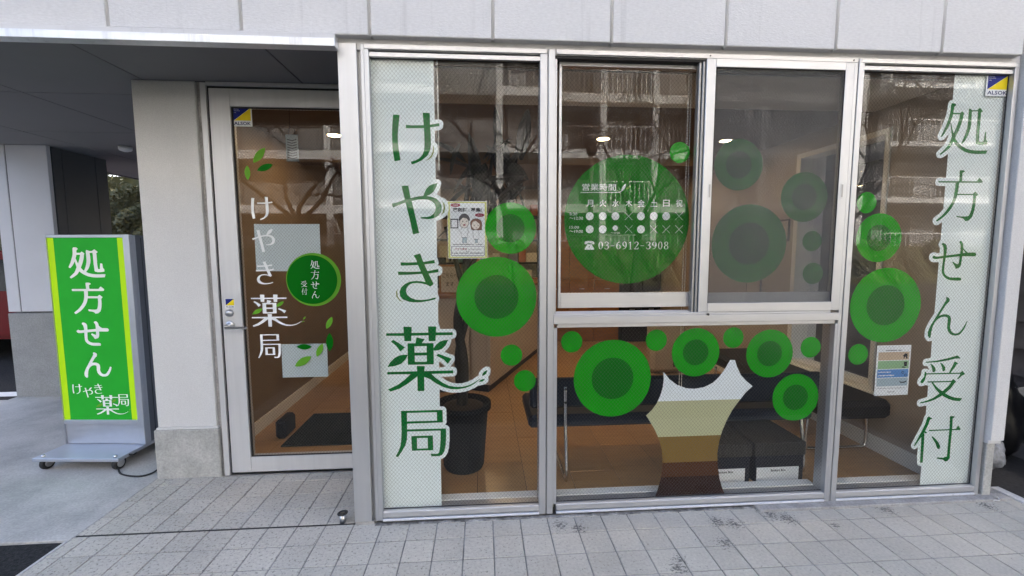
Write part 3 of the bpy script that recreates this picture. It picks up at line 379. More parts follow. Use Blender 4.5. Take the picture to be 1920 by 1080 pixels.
'sho_bold': [[[25563,19963],[25608,19959],[25644,19970],[25848,20102],[26100,20292],[26201,20407],[26328,20621],[26502,20455],[26712,20306],[26964,20173],[27132,20116],[27420,20056],[27756,20030],[28380,20055],[28428,20077],[28445,20119],[28441,20179],[28492,20287],[28481,20323],[28450,20347],[28152,20352],[28080,20340],[27708,20340],[27456,20365],[27312,20391],[27144,20439],[26988,20509],[26906,20563],[26937,20623],[27053,20755],[27174,20971],[27264,21211],[27327,21439],[27353,21619],[27353,22027],[27331,22327],[27348,22345],[27492,22347],[27540,22357],[27564,22352],[27570,22339],[27572,22207],[27583,22147],[27583,21235],[27595,21163],[27613,20647],[27642,20611],[27696,20581],[27864,20534],[28044,20535],[28260,20560],[28404,20588],[28439,20623],[28431,20815],[28416,20846],[28366,20887],[28352,20911],[28326,21043],[28311,21307],[28296,21337],[28272,21354],[28176,21358],[28146,21343],[28129,21319],[28100,21139],[28071,20839],[28044,20823],[27996,20821],[27936,20834],[27919,20851],[27881,21319],[27881,21463],[27893,21547],[27893,22183],[27882,22303],[27893,22327],[27979,22375],[28000,22423],[27979,22471],[27798,22651],[27768,22666],[27720,22663],[27600,22584],[27564,22541],[27492,22525],[27324,22525],[27120,22618],[27072,22614],[27044,22591],[27020,22495],[27019,21631],[26994,21463],[26920,21151],[26873,21007],[26748,20720],[26724,20698],[26676,20728],[26616,20788],[26529,20899],[26489,20971],[26628,21295],[26736,21619],[26787,21799],[26823,21979],[26840,22135],[26883,22255],[26879,22303],[26743,22435],[26676,22463],[26634,22447],[26544,22358],[26244,22361],[26237,22459],[26250,22579],[26264,22603],[26357,22687],[26369,22723],[26357,22771],[26268,22848],[26220,22870],[26028,22872],[25980,22849],[25929,22735],[25926,22423],[25902,22231],[25852,22015],[25661,21451],[25482,21067],[25472,21019],[25494,20971],[25560,20936],[25608,20932],[25644,20952],[25841,21211],[25932,21367],[25992,21497],[26016,21525],[26032,21499],[26056,21391],[26132,21019],[25992,20659],[25896,20491],[25508,20107],[25496,20071],[25501,20023]],[[26280,21388],[26228,21511],[26160,21739],[26118,21811],[26187,22039],[26205,22147],[26232,22166],[26496,22175],[26506,22159],[26502,22087],[26452,21847],[26321,21439],[26292,21385]]],
'hou_bold': [[[25703,16260],[25736,16257],[25784,16279],[26163,16536],[26444,16830],[26617,17064],[26757,17328],[26816,17484],[26876,17725],[26900,17754],[27740,17753],[27759,17724],[27759,17412],[27708,17004],[27649,16800],[27605,16716],[27464,16673],[27176,16674],[26888,16707],[26852,16686],[26838,16656],[26860,16548],[26900,16521],[27116,16492],[27296,16432],[27337,16404],[27422,16308],[27464,16292],[27668,16321],[27723,16356],[27812,16443],[27866,16476],[27896,16524],[27956,16680],[28019,16932],[28057,17268],[28058,17700],[28160,17820],[28160,17892],[27975,18060],[27932,18076],[27884,18065],[27752,17946],[26924,17951],[26917,17988],[26941,18216],[26943,18420],[26948,18433],[26972,18439],[28112,18439],[28304,18453],[28340,18474],[28376,18540],[28379,18588],[28359,18624],[28148,18835],[28100,18856],[28064,18845],[28040,18823],[27896,18644],[27116,18647],[27097,18804],[27100,18996],[27224,19073],[27252,19128],[27248,19152],[27224,19181],[27116,19235],[27068,19241],[26852,19239],[26822,19224],[26805,19200],[26799,18972],[26811,18912],[26811,18720],[26821,18660],[26804,18642],[25628,18641],[25574,18624],[25553,18576],[25566,18492],[25586,18456],[25616,18441],[26576,18439],[26600,18433],[26607,18408],[26607,18144],[26583,17880],[26544,17652],[26480,17449],[26396,17281],[26300,17124],[26100,16860],[25932,16680],[25612,16416],[25601,16380],[25612,16344]]],
'se_bold': [[[27042,12908],[27532,12909],[27561,12932],[27592,12992],[27592,13088],[27544,13152],[27448,13186],[26896,13201],[26824,13216],[26692,13268],[26568,13364],[26508,13460],[26481,13592],[26494,14024],[26506,14168],[26523,14216],[26956,14270],[27208,14294],[27256,14288],[27263,14252],[27250,14084],[27238,14000],[27220,13977],[27184,13976],[26932,14110],[26848,14088],[26820,14036],[26831,13988],[26995,13784],[27095,13604],[27124,13581],[27172,13577],[27376,13647],[27424,13693],[27460,13748],[27496,13832],[27511,13904],[27525,14048],[27526,14252],[27544,14301],[28264,14297],[28324,14319],[28353,14348],[28396,14422],[28395,14492],[28324,14594],[28288,14614],[28204,14629],[27844,14629],[27784,14657],[27684,14732],[27556,14862],[27535,15008],[27484,15152],[27436,15218],[27358,15284],[27304,15301],[27256,15290],[27172,15240],[27149,15212],[27144,15188],[27167,15128],[27232,15042],[27260,14936],[27275,14780],[27269,14564],[27196,14545],[26560,14474],[26548,14480],[26541,14504],[26541,14876],[26524,14960],[26488,15032],[26416,15111],[26356,15146],[26236,15178],[26176,15175],[26123,15128],[26093,15080],[26088,15044],[26099,15008],[26178,14924],[26204,14852],[26242,14636],[26249,14444],[26164,14425],[25912,14401],[25792,14440],[25744,14467],[25708,14470],[25630,14420],[25583,14372],[25572,14324],[25589,14264],[25660,14187],[25756,14151],[25996,14151],[26212,14186],[26236,14180],[26243,14060],[26231,13976],[26232,13484],[26273,13340],[26303,13280],[26421,13136],[26548,13046],[26752,12953],[26920,12917]]],
'n_bold': [[[25843,9575],[25948,9575],[25972,9593],[25996,9635],[26013,9755],[26014,9863],[26064,10187],[26100,10319],[26189,10499],[26272,10610],[26344,10682],[26488,10762],[26572,10791],[26644,10805],[26740,10805],[26812,10780],[26852,10751],[26867,10703],[26867,10463],[26856,10355],[26870,10223],[26909,10067],[26988,9923],[27100,9808],[27220,9737],[27304,9707],[27376,9690],[27604,9690],[27724,9719],[27808,9762],[27928,9880],[28005,9995],[28144,10271],[28192,10416],[28232,10583],[28221,10619],[28192,10643],[28156,10657],[28108,10654],[28072,10619],[27982,10415],[27892,10247],[27712,10004],[27652,9959],[27556,9928],[27472,9928],[27388,9953],[27304,10003],[27253,10067],[27209,10151],[27180,10235],[27166,10343],[27189,10523],[27189,10751],[27172,10823],[27136,10889],[27040,10983],[26895,11051],[26788,11068],[26512,11059],[26537,11123],[26773,11495],[26896,11631],[26956,11669],[26971,11699],[27007,11843],[27004,11879],[26932,11994],[26872,12021],[26812,12070],[26764,12075],[26692,12061],[26652,12035],[26640,11987],[26662,11855],[26650,11819],[25876,10487],[25757,10223],[25694,10007],[25692,9851],[25716,9731],[25804,9604]]],
}


# ------------------------------------------------------------------ the ground
st = lambda o: tag(o, kind='structure')
st(obj('ground', B((-60, 60, -60, 60, -.30, -.12)), M['gravel']))
st(obj('asphalt_road', B((-60, 40, -8.2, 1.08, -.11, -.03)), M['road']))
st(obj('asphalt_lot', B((-60, -2.135, 1.083, 2.235, -.11, -.012), (-60, -4.75, 4.52, 30, -.11, -.012), (-4.75, -1.9, 9, 30, -.11, -.014)), M['asphalt']))
st(obj('concrete_apron', B((-60, -2.13, 2.24, 4.517, -.11, 0), (-4.747, -2.13, 4.519, 8.99, -.11, 0), bev=.004), M['apron']))
st(obj('pavement_opposite', B((-60, 60, -15.6, -8.2, -.12, .02)), M['road']))
st(obj('gravel_strip', B((3.18, 3.9, 1.6, 12, -.11, -.045)), M['gravel']))
gx, gy = ground(12, 737)
tag(obj('painted_line', B((-9, -4.72, 4.66, 4.80, -.0118, -.008)), M['white_line']), 'white painted bay line on the asphalt beyond the left column', 'road marking')
# porch and pavement tiles
pav = st(thing('pavement', None, None))
PX, PY, G_ = .1500, .1555, .0058
obj('grout_bed', B((-2.128, 3.16, 1.085, 2.2635, -.10, -.0042), (-2.128, -.59, 2.2725, 2.835, -.10, -.0042), (-.59, 3.16, 2.2635, 2.40, -.10, -.0042)), M['grout'], pav)
tile_me = None
bm = B((0, PX-G_, 0, PY-G_, -.02, 0), bev=.0018)
tile0 = obj('tile', bm, M['tile'], pav); first = True
def put_tile(x, y, w=1, d=1):
    global first
    if first: o = tile0; first = False
    else: o = tile0.copy(); COL.objects.link(o); o.parent = pav
    o.location = (x, y, random.uniform(-.0007, .0006)); o.rotation_euler = (random.uniform(-.0022, .0022), random.uniform(-.0022, .0022), 0); o.scale = (w, d, 1)
X0 = .195-.15*16+G_/2
far_bm = bmesh.new()
for r in range(8):
    y = 2.263-PY*(r+1)+G_/2
    for i in range(-1, 36):
        x = X0+i*PX; w = 1
        if x < -2.128: w = (x+PX-G_+2.126)/(PX-G_); x = -2.126
        if w < .15: continue
        if x > 3.12: continue
        if r < 4: put_tile(x, y, w)
        else: box(far_bm, x, x+(PX-G_)*w, y, y+PY-G_, -.02, 0)
tag(obj('tile_field', far_bm, M['tile'], pav), kind='stuff')
for r in range(4):
    y = 2.2745+PY*r; d = 1
    if y+PY > 2.832: d = (2.832-y)/(PY-G_)
    for i in range(-1, 12):
        x = X0+i*PX; w = 1
        if x < -2.128: w = (x+PX-G_+2.126)/(PX-G_); x = -2.126
        if x+PX > -.60: w = (-.602-x)/(PX-G_)
        if w < .15: continue
        put_tile(x, y, w, d)
obj('expansion_joint', B((-2.126, -.70, 2.2645, 2.2715, -.02, -.001)), M['black'], pav)
obj('edge_strip', B((-2.146, -2.1305, 1.09, 2.235, -.11, .001), bev=.002), M['kerb'], pav)

# ------------------------------------------------------------------ the pharmacy building
bld = thing('pharmacy_building', 'white panelled pharmacy building with a deep porch and aluminium shopfront', 'building')
FY = 2.215
zb = at(960, 74, FY)[1]
jx = [at(u, v, FY)[0] for u, v in ((693, 66), (924, 73), (1147, 78), (1360, 84), (1567, 91), (1766, 96))]
pit = (jx[-1]-jx[0])/5; j0 = sum(x-pit*i for i, x in enumerate(jx))/6
xr_end = at(1918, 100, FY)[0]
gap = .006
for k in range(-6, 7):
    x0 = j0+pit*(k-1)+gap; x1 = min(j0+pit*k-gap, xr_end)
    if x1-x0 < .1: continue
    if k < -4:
        obj('fascia_panel', B((x0, x1, FY, FY+.06, zb, 3.4), bev=.004), M['panel'], bld)
    else:
        obj('fascia_panel', B((x0, x1, FY, FY+.06, zb+random.uniform(-.001, .001), 3.4), bev=.004), M['panel'], bld)
    if k < 6:
        s_ = bmesh.new(); tube(s_, [(x1+gap, FY+.0055, zb-.004), (x1+gap, FY+.0055, 3.4)], .0082, 10)
        obj('sealant_joint', s_, M['sealant'], bld)
obj('unseen_upper_wall', B((-4.95, xr_end, FY+.02, 10.5, 3.41, 18.0)), M['panel'], bld)  # unseen storeys, height chosen to shade the road and the lower floors opposite
obj('wall_above_windows', B((-4.95, xr_end-.01, FY+.07, FY+.16, 2.53, 3.4), (-.70, 2.95, FY+.042, FY+.069, zb-.05, 3.4)), M['paint'], bld)
zt = at(960, 96, 2.25)[1]
obj('head_flashing', B((-.70, 2.95, 2.262, 2.40, 2.494, 2.531)), M['paint'], bld)
# white metal drip trim over the porch
obj('drip_trim', B((-4.95, -.692, 2.195, 2.25, at(300, 76.5, 2.2)[1]-.003, at(300, 62, 2.2)[1]), bev=.002), M['trim'], bld)
obj('upper_trim', B((-4.95, -.694, 2.205, 2.26, at(300, 62, 2.2)[1]+.002, zb-.002), bev=.002), M['paint'], bld)
# soffit panels
ZS = 2.509
obj('soffit_backing', B((-4.93, -.70, 2.255, 10.4, ZS+.013, 2.70)), M['sof_gap'], bld)
sx = [-4.92, -3.945, -2.972, -2.036, -1.099, -.70]
sy = [2.258, 3.106, 4.095, 5.07, 6.05, 7.03, 8.0]
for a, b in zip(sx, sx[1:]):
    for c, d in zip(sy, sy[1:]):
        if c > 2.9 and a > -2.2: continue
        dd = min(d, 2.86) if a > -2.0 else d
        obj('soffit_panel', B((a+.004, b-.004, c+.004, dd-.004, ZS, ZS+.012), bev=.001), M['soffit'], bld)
# porch column
c0, c1 = -2.103, -1.737
obj('porch_column', B((c0, c1, 2.84, 3.25, .339, ZS-.001), bev=.004), M['stucco'], bld)
obj('column_plinth', B((-2.125, -1.722, 2.828, 3.26, -.05, .325), bev=.006), M['plinth'], bld)
obj('plinth_band', B((-2.112, -1.728, 2.835, 3.25, .325, .339), bev=.003), M['stucco'], bld)
obj('jamb_strip', B((c1+.001, -1.707, 2.856, 3.0, 0, ZS-.001)), M['ledge'], bld)
# slim post between porch and windows
p0, p1 = -.699, -.607
obj('corner_post', B((p0, p1, 2.25, 2.82, .018, 2.493), bev=.002), M['alu'], bld)
obj('post_foot', B((p0+.002, p1+.01, 2.253, 2.6, -.02, .017)), M['ledge'], bld)
obj('post_reveal', B((p1+.0005, -.590, 2.272, 2.6, 0, 2.493)), M['alu_dark'], bld)
# right corner column
obj('end_column', B((2.957, 3.041, 2.222, 2.60, .357, 3.4), bev=.003), M['stucco'], bld)
obj('end_plinth', B((2.965, 3.018, 2.245, 2.6, -.06, .335), bev=.004), M['plinth'], bld)
obj('end_plinth_cap', B((2.955, 3.036, 2.232, 2.6, .335, .357), bev=.003), M['stucco'], bld)
obj('concrete_ledge', B((1.55, 3.10, 2.200, 2.262, -.06, .014), bev=.004), M['ledge'], bld)
obj('base_strip', B((-.59, 2.95, 2.236, 2.262, -.04, .004), bev=.002), M['dirt'], bld)
# side and back walls round the shop
obj('party_wall', B((2.96, 3.09, 2.61, 2.84, -.1, 3.4), (2.96, 3.09, 3.74, 10.4, -.1, 3.4), (2.96, 3.09, 2.84, 3.74, -.1, .44), (2.96, 3.09, 2.84, 3.74, 2.32, 3.4)), M['stucco'], bld)
obj('rear_wall', B((-2.1, 3.09, 10.41, 10.5, -.1, 3.4), (-2.09, -1.9, 3.27, 10.4, -.1, 2.5)), M['stucco'], bld)

# ------------------------------------------------------------------ shopfront frame
YF = 2.25
fr = thing('shopfront_window', 'wide silver aluminium shopfront glazed with wire mesh glass beside the porch', 'window')
def fbox(name, x0, x1, z0, z1, y0=YF, y1=2.34, m='alu', bev=.0015, parent=fr):
    return obj(name, B((x0, x1, y0, y1, z0, z1), bev=bev), M[m], parent)
fbox('head_rail', -.571, .336, 2.4665, 2.490, YF-.002, 2.33, 'alu_h')
fbox('head_rail', .384, 2.005, 2.4665, 2.490, YF-.002, 2.33, 'alu_h')
fbox('head_rail', 2.019, 2.918, 2.4665, 2.490, YF-.002, 2.33, 'alu_h')
fbox('head_gasket', -.55, .302, 2.456, 2.466, 2.27, 2.33, 'gasket', 0)
fbox('head_gasket', 2.045, 2.917, 2.456, 2.466, 2.27, 2.33, 'gasket', 0)
fbox('glazing_bead', -.549, .302, 2.434, 2.4562, 2.258, 2.279, 'alu_h')
fbox('glazing_bead', 2.044, 2.9175, 2.434, 2.4562, 2.258, 2.279, 'alu_h')
fbox('jamb', -.5885, -.5715, .02, 2.490); fbox('jamb', -.571, -.549, .02, 2.4663)
fbox('mullion', .302, .3385, .016, 2.4663); fbox('mullion', .3385, .3388, .016, 2.49)
fbox('mullion_gap', .3388, .3448, .016, 2.49, 2.262, 2.33, 'alu_dark', 0)
fbox('mullion', .3448, .3782, .016, 2.49); fbox('mullion', .3786, .3975, .07, 1.062)
fbox('mullion', 1.972, 1.9863, .016, 1.0625); fbox('mullion', 1.9866, 2.0065, .016, 2.488)
fbox('mullion_gap', 2.0065, 2.0128, .016, 2.488, 2.262, 2.33, 'alu_dark', 0)
fbox('mullion', 2.0128, 2.0445, .016, 2.488)
fbox('jamb', 2.9180, 2.9435, .016, 2.4663); fbox('jamb', 2.9185, 2.9435, 2.4663, 2.489)
for a, b in ((-.549, .302), (.3975, 1.9713), (2.0445, 2.9175)):
    fbox('bottom_rail', a+.0003, b-.0003, .0345, .0655, YF+.002, 2.33, 'alu_h')
    fbox('rail_lip', a+.0003, b-.0003, .0657, .0685, YF+.010, 2.33, 'alu_h', 0)
    fbox('bottom_gasket', a, b, .028, .0343, YF+.012, 2.33, 'gasket', 0)
    fbox('sill_lip', a, b, .016, .0278, YF-.004, 2.33, 'trim')
fbox('transom', .3785, 1.985, 1.0835, 1.125, YF-.006, 2.33, 'alu_h')
fbox('transom_lip', .3978, 1.9715, 1.0625, 1.0825, YF+.004, 2.33, 'alu_h')
fbox('sash_track', .3785, 1.9385, 1.1255, 1.1375, YF-.003, 2.262, 'alu_h')
fbox('sash_track', .3785, 1.9385, 1.1255, 1.142, 2.275, 2.282, 'alu_h'); fbox('sash_track', .3785, 1.9385, 1.1255, 1.144, 2.30, 2.306, 'alu_h')
fbox('track_bed', .3785, 1.9385, 1.1255, 1.130, 2.2625, 2.34, 'alu_dark', 0)
fbox('head_track', .3785, 1.9385, 2.452, 2.466, 2.262, 2.345, 'gasket', 0)  # black colour stands in for the shadow at the top of the recess
fbox('side_track', .3785, .392, 1.130, 2.452, 2.270, 2.345, 'alu', 0)
# inner white sill behind the fixed panes
for a, b in ((-.549, .302), (.3975, 1.9713), (2.0445, 2.9175)):
    fbox('inner_sill', a-.01, b+.01, .030, .072, 2.335, 2.395, 'in_white'); fbox('inner_sill_face', a-.01, b+.01, .0, .0295, 2.335, 2.40, 'grey_sill')

# wire mesh panes
def wires(x0, x1, z0, z1, y, p=.0198, w=.0004):
    bm = bmesh.new()
    def strip(a, b):
        d = Vector((b[0]-a[0], 0, b[1]-a[1])); 
        if d.length < .01: return
        n_ = Vector((-d.z, 0, d.x)).normalized()*w
        A = Vector((a[0], y, a[1])); Bp = Vector((b[0], y, b[1])); o = Vector((0, w*1.6, 0))
        v = [bm.verts.new(q) for q in (A-n_, A+n_, Bp+n_, Bp-n_, A+o, Bp+o)]
        bm.faces.new((v[0], v[1], v[2], v[3])); bm.faces.new((v[1], v[4], v[5], v[2])); bm.faces.new((v[0], v[3], v[5], v[4]))
    k = 1.16
    H_ = z1-z0; Wd = x1-x0
    c = -H_/k
    while c < Wd:
        xa, za = x0+c, z0; xb, zb_ = x0+c+H_/k, z1
        if xa < x0: za += (x0-xa)*k; xa = x0
        if xb > x1: zb_ -= (xb-x1)*k; xb = x1
        if xb > xa+.003: strip((xa, za), (xb, zb_))
        c += p
    c = 0
    while c < Wd+H_/k:
        xa, za = x0+c, z0; xb, zb_ = x0+c-H_/k, z1
        if xa > x1: za += (xa-x1)*k; xa = x1
        if xb < x0: zb_ -= (x0-xb)*k; xb = x0
        if xa > xb+.003: strip((xa, za), (xb, zb_))
        c += p
    return bm
def pane(x0, x1, z0, z1, yf, parent, wired=True, gm='glass'):
    g = obj('pane', B((x0, x1, yf, yf+.006, z0, z1)), M[gm], parent)
    if wired:
        w = obj('wire_mesh', wires(x0+.001, x1-.001, z0+.001, z1-.001, yf+.0022), M['wire'], g); w['kind'] = 'stuff'
    return g
YP = 2.280
pane(-.552, .305, .066, 2.436, YP, fr)
pane(.394, 1.972, .066, 1.064, YP, fr)
pane(2.042, 2.9178, .066, 2.436, YP, fr)
fbox('pane_gasket', -.549, .302, .0687, .072, YP-.004, YP-.0005, 'gasket', 0); fbox('pane_gasket', .3978, 1.971, .0687, .072, YP-.004, YP-.0005, 'gasket', 0); fbox('pane_gasket', 2.045, 2.917, .0687, .072, YP-.004, YP-.0005, 'gasket', 0)
fbox('pane_gasket', -.549, .302, 2.431, 2.4338, YP-.004, YP-.0005, 'gasket', 0); fbox('pane_gasket', 2.045, 2.917, 2.431, 2.4338, YP-.004, YP-.0005, 'gasket', 0)
fbox('pane_gasket', 2.9140, 2.9172, .0725, 2.4305, YP-.004, YP-.0005, 'gasket', 0)

# sliding glass sash, left, in the inner track
def px_rect(u0, v0, u1, v1, Y):
    a = at(u0, v0, Y); b = at(u1, v1, Y); return a[0], b[0], b[1], a[1]
YL = 2.310
ls = thing('sliding_sash', 'left sliding glass sash of the serving window carrying the big opening hours disc', 'window sash', 'sliding sashes of the serving window')
xa, xb, zl, zh = at(1052.5, 300, YL)[0], at(1305, 300, YL)[0], at(1170, 549, YL)[1], at(1180, 127, YL)[1]
zbot = at(1170, 576, YL)[1]; ztop = at(1180, 116, YL)[1]
obj('stile', B((xa-.014, xa, YL-.004, YL+.03, zbot, ztop+.004), bev=.001), M['alu'], ls)
obj('stile', B((xb, xb+.045, YL-.004, YL+.03, zbot, ztop+.004), bev=.001), M['alu_dark'], ls)
obj('bottom_rail', B((xa+.0003, xb-.0003, YL-.006, YL+.03, zbot, zl), bev=.001), M['alu_h'], ls)
obj('top_rail', B((xa+.0003, xb-.0003, YL-.004, YL+.03, zh, ztop+.004), bev=.001), M['alu_h'], ls)
pane(xa-.003, xb+.003, zl-.003, zh+.003, YL+.008, ls)
# right glass sash behind the screen
YR = 2.285
rs_ = thing('sliding_sash', 'right sliding glass sash behind the grey insect screen of the serving window', 'window sash', 'sliding sashes of the serving window')
rx0, rx1, rz0, rz1 = at(1330, 300, YR)[0], at(1575, 300, YR)[0], at(1440, 548, YR)[1], at(1460, 118, YR)[1]
rzb = at(1440, 570, YR)[1]
obj('bottom_rail', B((rx0-.002, rx1-.0003, YR-.004, YR+.02, rzb-.03, rz0), bev=.001), M['door_alu'], rs_)
obj('top_rail', B((rx0-.002, rx1-.0003, YR-.004, YR+.02, rz1, rz1+.02), bev=.001), M['door_alu'], rs_)
obj('stile', B((rx1, rx1+.03, YR-.004, YR+.02, rzb-.03, rz1+.02), bev=.001), M['door_alu'], rs_)
obj('stile', B((rx0-.05, rx0-.0023, YR-.004, YR+.02, rzb-.03, rz1+.02), bev=.001), M['door_alu'], rs_)
pane(rx0-.003, rx1+.003, rz0-.003, rz1+.003, YR+.004, rs_)
# insect screen sash
sc_ = thing('screen_sash', 'outer insect screen sash with grey mesh and two small pull handles', 'screen')
SY = 2.248
obj('stile', B((1.173, 1.2235, SY, SY+.018, 1.139, 2.466), bev=.0015), M['alu'], sc_)
obj('stile', B((1.9375, 1.9855, SY, SY+.018, 1.139, 2.466), bev=.0015), M['alu'], sc_)
obj('bottom_rail', B((1.2238, 1.9373, SY-.002, SY+.018, 1.139, 1.187), bev=.0015), M['alu_h'], sc_)
obj('top_rail', B((1.2238, 1.9373, SY-.001, SY+.018, 2.4255, 2.4662), bev=.0015), M['alu_h'], sc_)
obj('mesh', B((1.2255, 1.9358, SY+.009, SY+.0095, 1.189, 2.4235)), M['screen'], sc_)
obj('spline', B((1.2236, 1.2256, SY+.002, SY+.008, 1.187, 2.4255), (1.9356, 1.9375, SY+.002, SY+.008, 1.187, 2.4255), (1.2257, 1.9355, SY+.002, SY+.008, 2.4225, 2.4255), (1.2257, 1.9355, SY+.002, SY+.008, 1.187, 1.1885)), M['gasket'], sc_)
for u in (1330, 1578.5):
    x, z = at(u, 358, SY)
    o_ = bmesh.new(); box(o_, x-.0075, x+.0075, SY-.002, SY-.0003, z-.04, z+.04, .001)
    h_ = obj('pull_handle', o_, M['alu'], sc_)
    obj('pull_recess', B((x-.004, x+.004, SY-.0028, SY-.0021, z-.034, z+.034)), M['alu_dark'], h_)
# grey profiles beside the meeting stile
fbox('interlock', 1.142, 1.154, 1.13, 2.455, 2.266, 2.30, 'alu_dark'); fbox('interlock', 1.158, 1.170, 1.13, 2.455, 2.258, 2.30, 'alu_dark')
for u, v in ((1331.5, 105), (1600, 113.5)):
    x, z = at(u, v, YF); s_ = bmesh.new(); lathe(s_, [(.0035, -.0025), (.0035, .002)], (x, YF-.0035, z), 10, 'y'); obj('screw', s_, M['black'], fr)
x, z = at(1326, 589, YF-.006); s_ = bmesh.new(); lathe(s_, [(.007, -.012), (.005, .0)], (x, YF-.0062, z), 12, 'y'); obj('stop_knob', s_, M['black'], fr)

# ------------------------------------------------------------------ vinyl graphics on the back of the glass
YV = YP+.006            # back face of the fixed panes
def glyph_loops(name): return [[(x/1e4, z/1e4) for x, z in L] for L in GLYPHS[name]]
def decal(name, loops, Y, m, parent=None):
    bm = bmesh.new(); loops_fill(bm, loops, lambda x, z: (x, Y, z)); return obj(name, bm, M[m], parent)
def circle(cx, cz, r, n=72): return [(cx+r*math.cos(2*math.pi*k/n), cz+r*math.sin(2*math.pi*k/n)) for k in range(n)]
NAMES = {'ke': 'hiragana_ke', 'ya': 'hiragana_ya', 'ki': 'hiragana_ki', 'kusuri': 'kanji_medicine', 'kyoku': 'kanji_office', 'sho': 'kanji_treat', 'hou': 'kanji_way', 'se': 'hiragana_se', 'n': 'hiragana_n', 'ju': 'kanji_receive', 'tsuke': 'kanji_attach'}
for k_ in ('sho', 'hou', 'se', 'n'): NAMES[k_+'_bold'] = NAMES[k_]
lb = thing('vinyl_banner', 'pale vertical vinyl banner at the left window edge reading けやき薬局 in green', 'window banner', 'vertical vinyl banners')
decal('backing', glyph_loops('back_left'), YV+.0016, 'v_white', lb)
for k in ('ke', 'ya', 'ki', 'kusuri', 'kyoku'):
    c_ = decal(NAMES[k], glyph_loops(k), YV+.0008, 'v_letter', lb)
    if k+'_accent' in GLYPHS: decal('accent', glyph_loops(k+'_accent'), YV+.0008, 'v_olive', c_)
    if k == 'kusuri':
        for q in glyph_loops('kusuri_leaf'): decal('leaf', [q], YV+.0008, 'v_letter', c_)
rb = thing('vinyl_banner', 'pale vertical vinyl banner at the right window edge reading 処方せん受付 in thin green strokes', 'window banner', 'vertical vinyl banners')
decal('backing', [[(min(x, 2.9138), z) for x, z in L] for L in glyph_loops('back_right')], YV+.0016, 'v_white', rb)
for k in ('sho', 'hou', 'se', 'n', 'ju', 'tsuke'): decal(NAMES[k], glyph_loops(k), YV+.0008, 'v_letter', rb)
# round leaf discs
YLV = YL+.008+.006; YRV = YR+.004+.006
def ring(u, v, rpx, ripx, Y, label):
    (x, z), (_, z1), = at(u, v, Y), at(u, v-rpx, Y)
    r = z1-z
    t = thing('round_decal', label, 'window sticker', 'green round stickers on the window glass')
    if ripx:
        ri = r*ripx/rpx
        decal('outer_ring', [circle(x, z, r), circle(x, z, ri-.0003)], Y, 'v_green', t); decal('inner_disc', [circle(x, z, ri)], Y, 'v_dgreen', t)
    else: decal('disc', [circle(x, z, r, 48)], Y, 'v_green', t)
Y1 = YV+.0010
ring(957.5, 428, 48.5, 26.8, Y1, 'green ringed circle just right of the recruiting poster')
ring(931, 557, 75.5, 41.5, Y1-.0005, 'largest green ringed circle on the first window, below the recruiting poster')
ring(959, 666, 20, 0, Y1, 'small plain green dot under the large ringed circle of the first window')
ring(984, 714, 20, 0, Y1, 'lowest small plain green dot on the first window, near the mullion')
ring(1274.5, 286, 20, 0, YLV+.001, 'small plain green dot above right of the opening hours disc')
ring(1385, 309, 48.6, 26, YRV+.001, 'dull green ringed circle at the upper left behind the insect screen')
ring(1508, 369.5, 47, 25, YRV+.001, 'dull green ringed circle at the right behind the insect screen')
ring(1404.5, 457, 74, 40, YRV+.001, 'largest dull green ringed circle behind the insect screen')
ring(1522.5, 452, 19, 0, YRV+.001, 'upper of two small dull dots behind the insect screen')
ring(1524, 512.6, 20, 0, YRV+.001, 'lower of two small dull dots behind the insect screen')
ring(1625, 380, 20, 0, Y1, 'small plain green dot highest on the right window')
ring(1648, 446, 46, 25, Y1, 'smaller green ringed circle on the right window')
ring(1660.5, 572.5, 70.5, 38, Y1-.0005, 'larger green ringed circle on the right window')
ring(1609, 664.5, 19.5, 0, Y1, 'small plain green dot beside the striped notice on the right window')
ring(1072, 641, 20, 0, Y1, 'small plain green dot in the top left corner of the low window')
ring(1148.5, 709.6, 72.5, 39.3, Y1, 'largest green ringed circle on the low window, left of the trunk graphic')
ring(1230.7, 638, 20, 0, Y1, 'small plain green dot above the left tip of the trunk graphic')
ring(1304.4, 660.7, 45.5, 24.5, Y1, 'green ringed circle nested in the fork of the trunk graphic')
ring(1375, 633, 19.5, 0, Y1, 'small plain green dot above the right tip of the trunk graphic')
ring(1443, 663, 45, 24, Y1, 'green ringed circle at the upper right of the trunk graphic')
ring(1520, 651, 19.5, 0, Y1, 'small plain green dot in the top right corner of the low window')
ring(1491.5, 745, 44, 24, Y1, 'lowest right green ringed circle, above the storage boxes')
# trunk graphic of the vinyl tree, in five bands
outl = [(1244,697),(1255,711),(1270,722),(1287,728),(1302,729),(1320,726),(1336,718),(1349,706),(1359,692),(1369,675),(1378,675),(1382,688),(1389,703),(1400,715),(1411,724),(1398,736),(1387,750),(1375,766),(1364,785),(1354,808),(1348,830),(1345,850),(1345.5,872),(1349,897),(1354,915),(1361,931),(1293,933),(1226,936),(1233,918),(1238.5,898),(1241.5,880),(1242,862),(1240,840),(1236,825),(1227,804),(1211.5,779),(1222,769),(1231,757),(1238,742),(1242.5,727),(1244.5,712)]
OM = [at(u, v, Y1) for u, v in outl]
def clip(poly, zlo, zhi):
    def cl(P, f, keep):
        out = []
        for a, b in zip(P, P[1:]+P[:1]):
            ka, kb = keep(a), keep(b)
            if ka: out.append(a)
            if ka != kb:
                t = (f-a[1])/(b[1]-a[1]); out.append((a[0]+(b[0]-a[0])*t, f))
        return out
    P = cl(poly, zlo, lambda p: p[1] >= zlo)
    return cl(P, zhi, lambda p: p[1] <= zhi)
tg = thing('trunk_decal', 'pale to brown banded tree trunk graphic in the middle of the low window', 'window sticker')
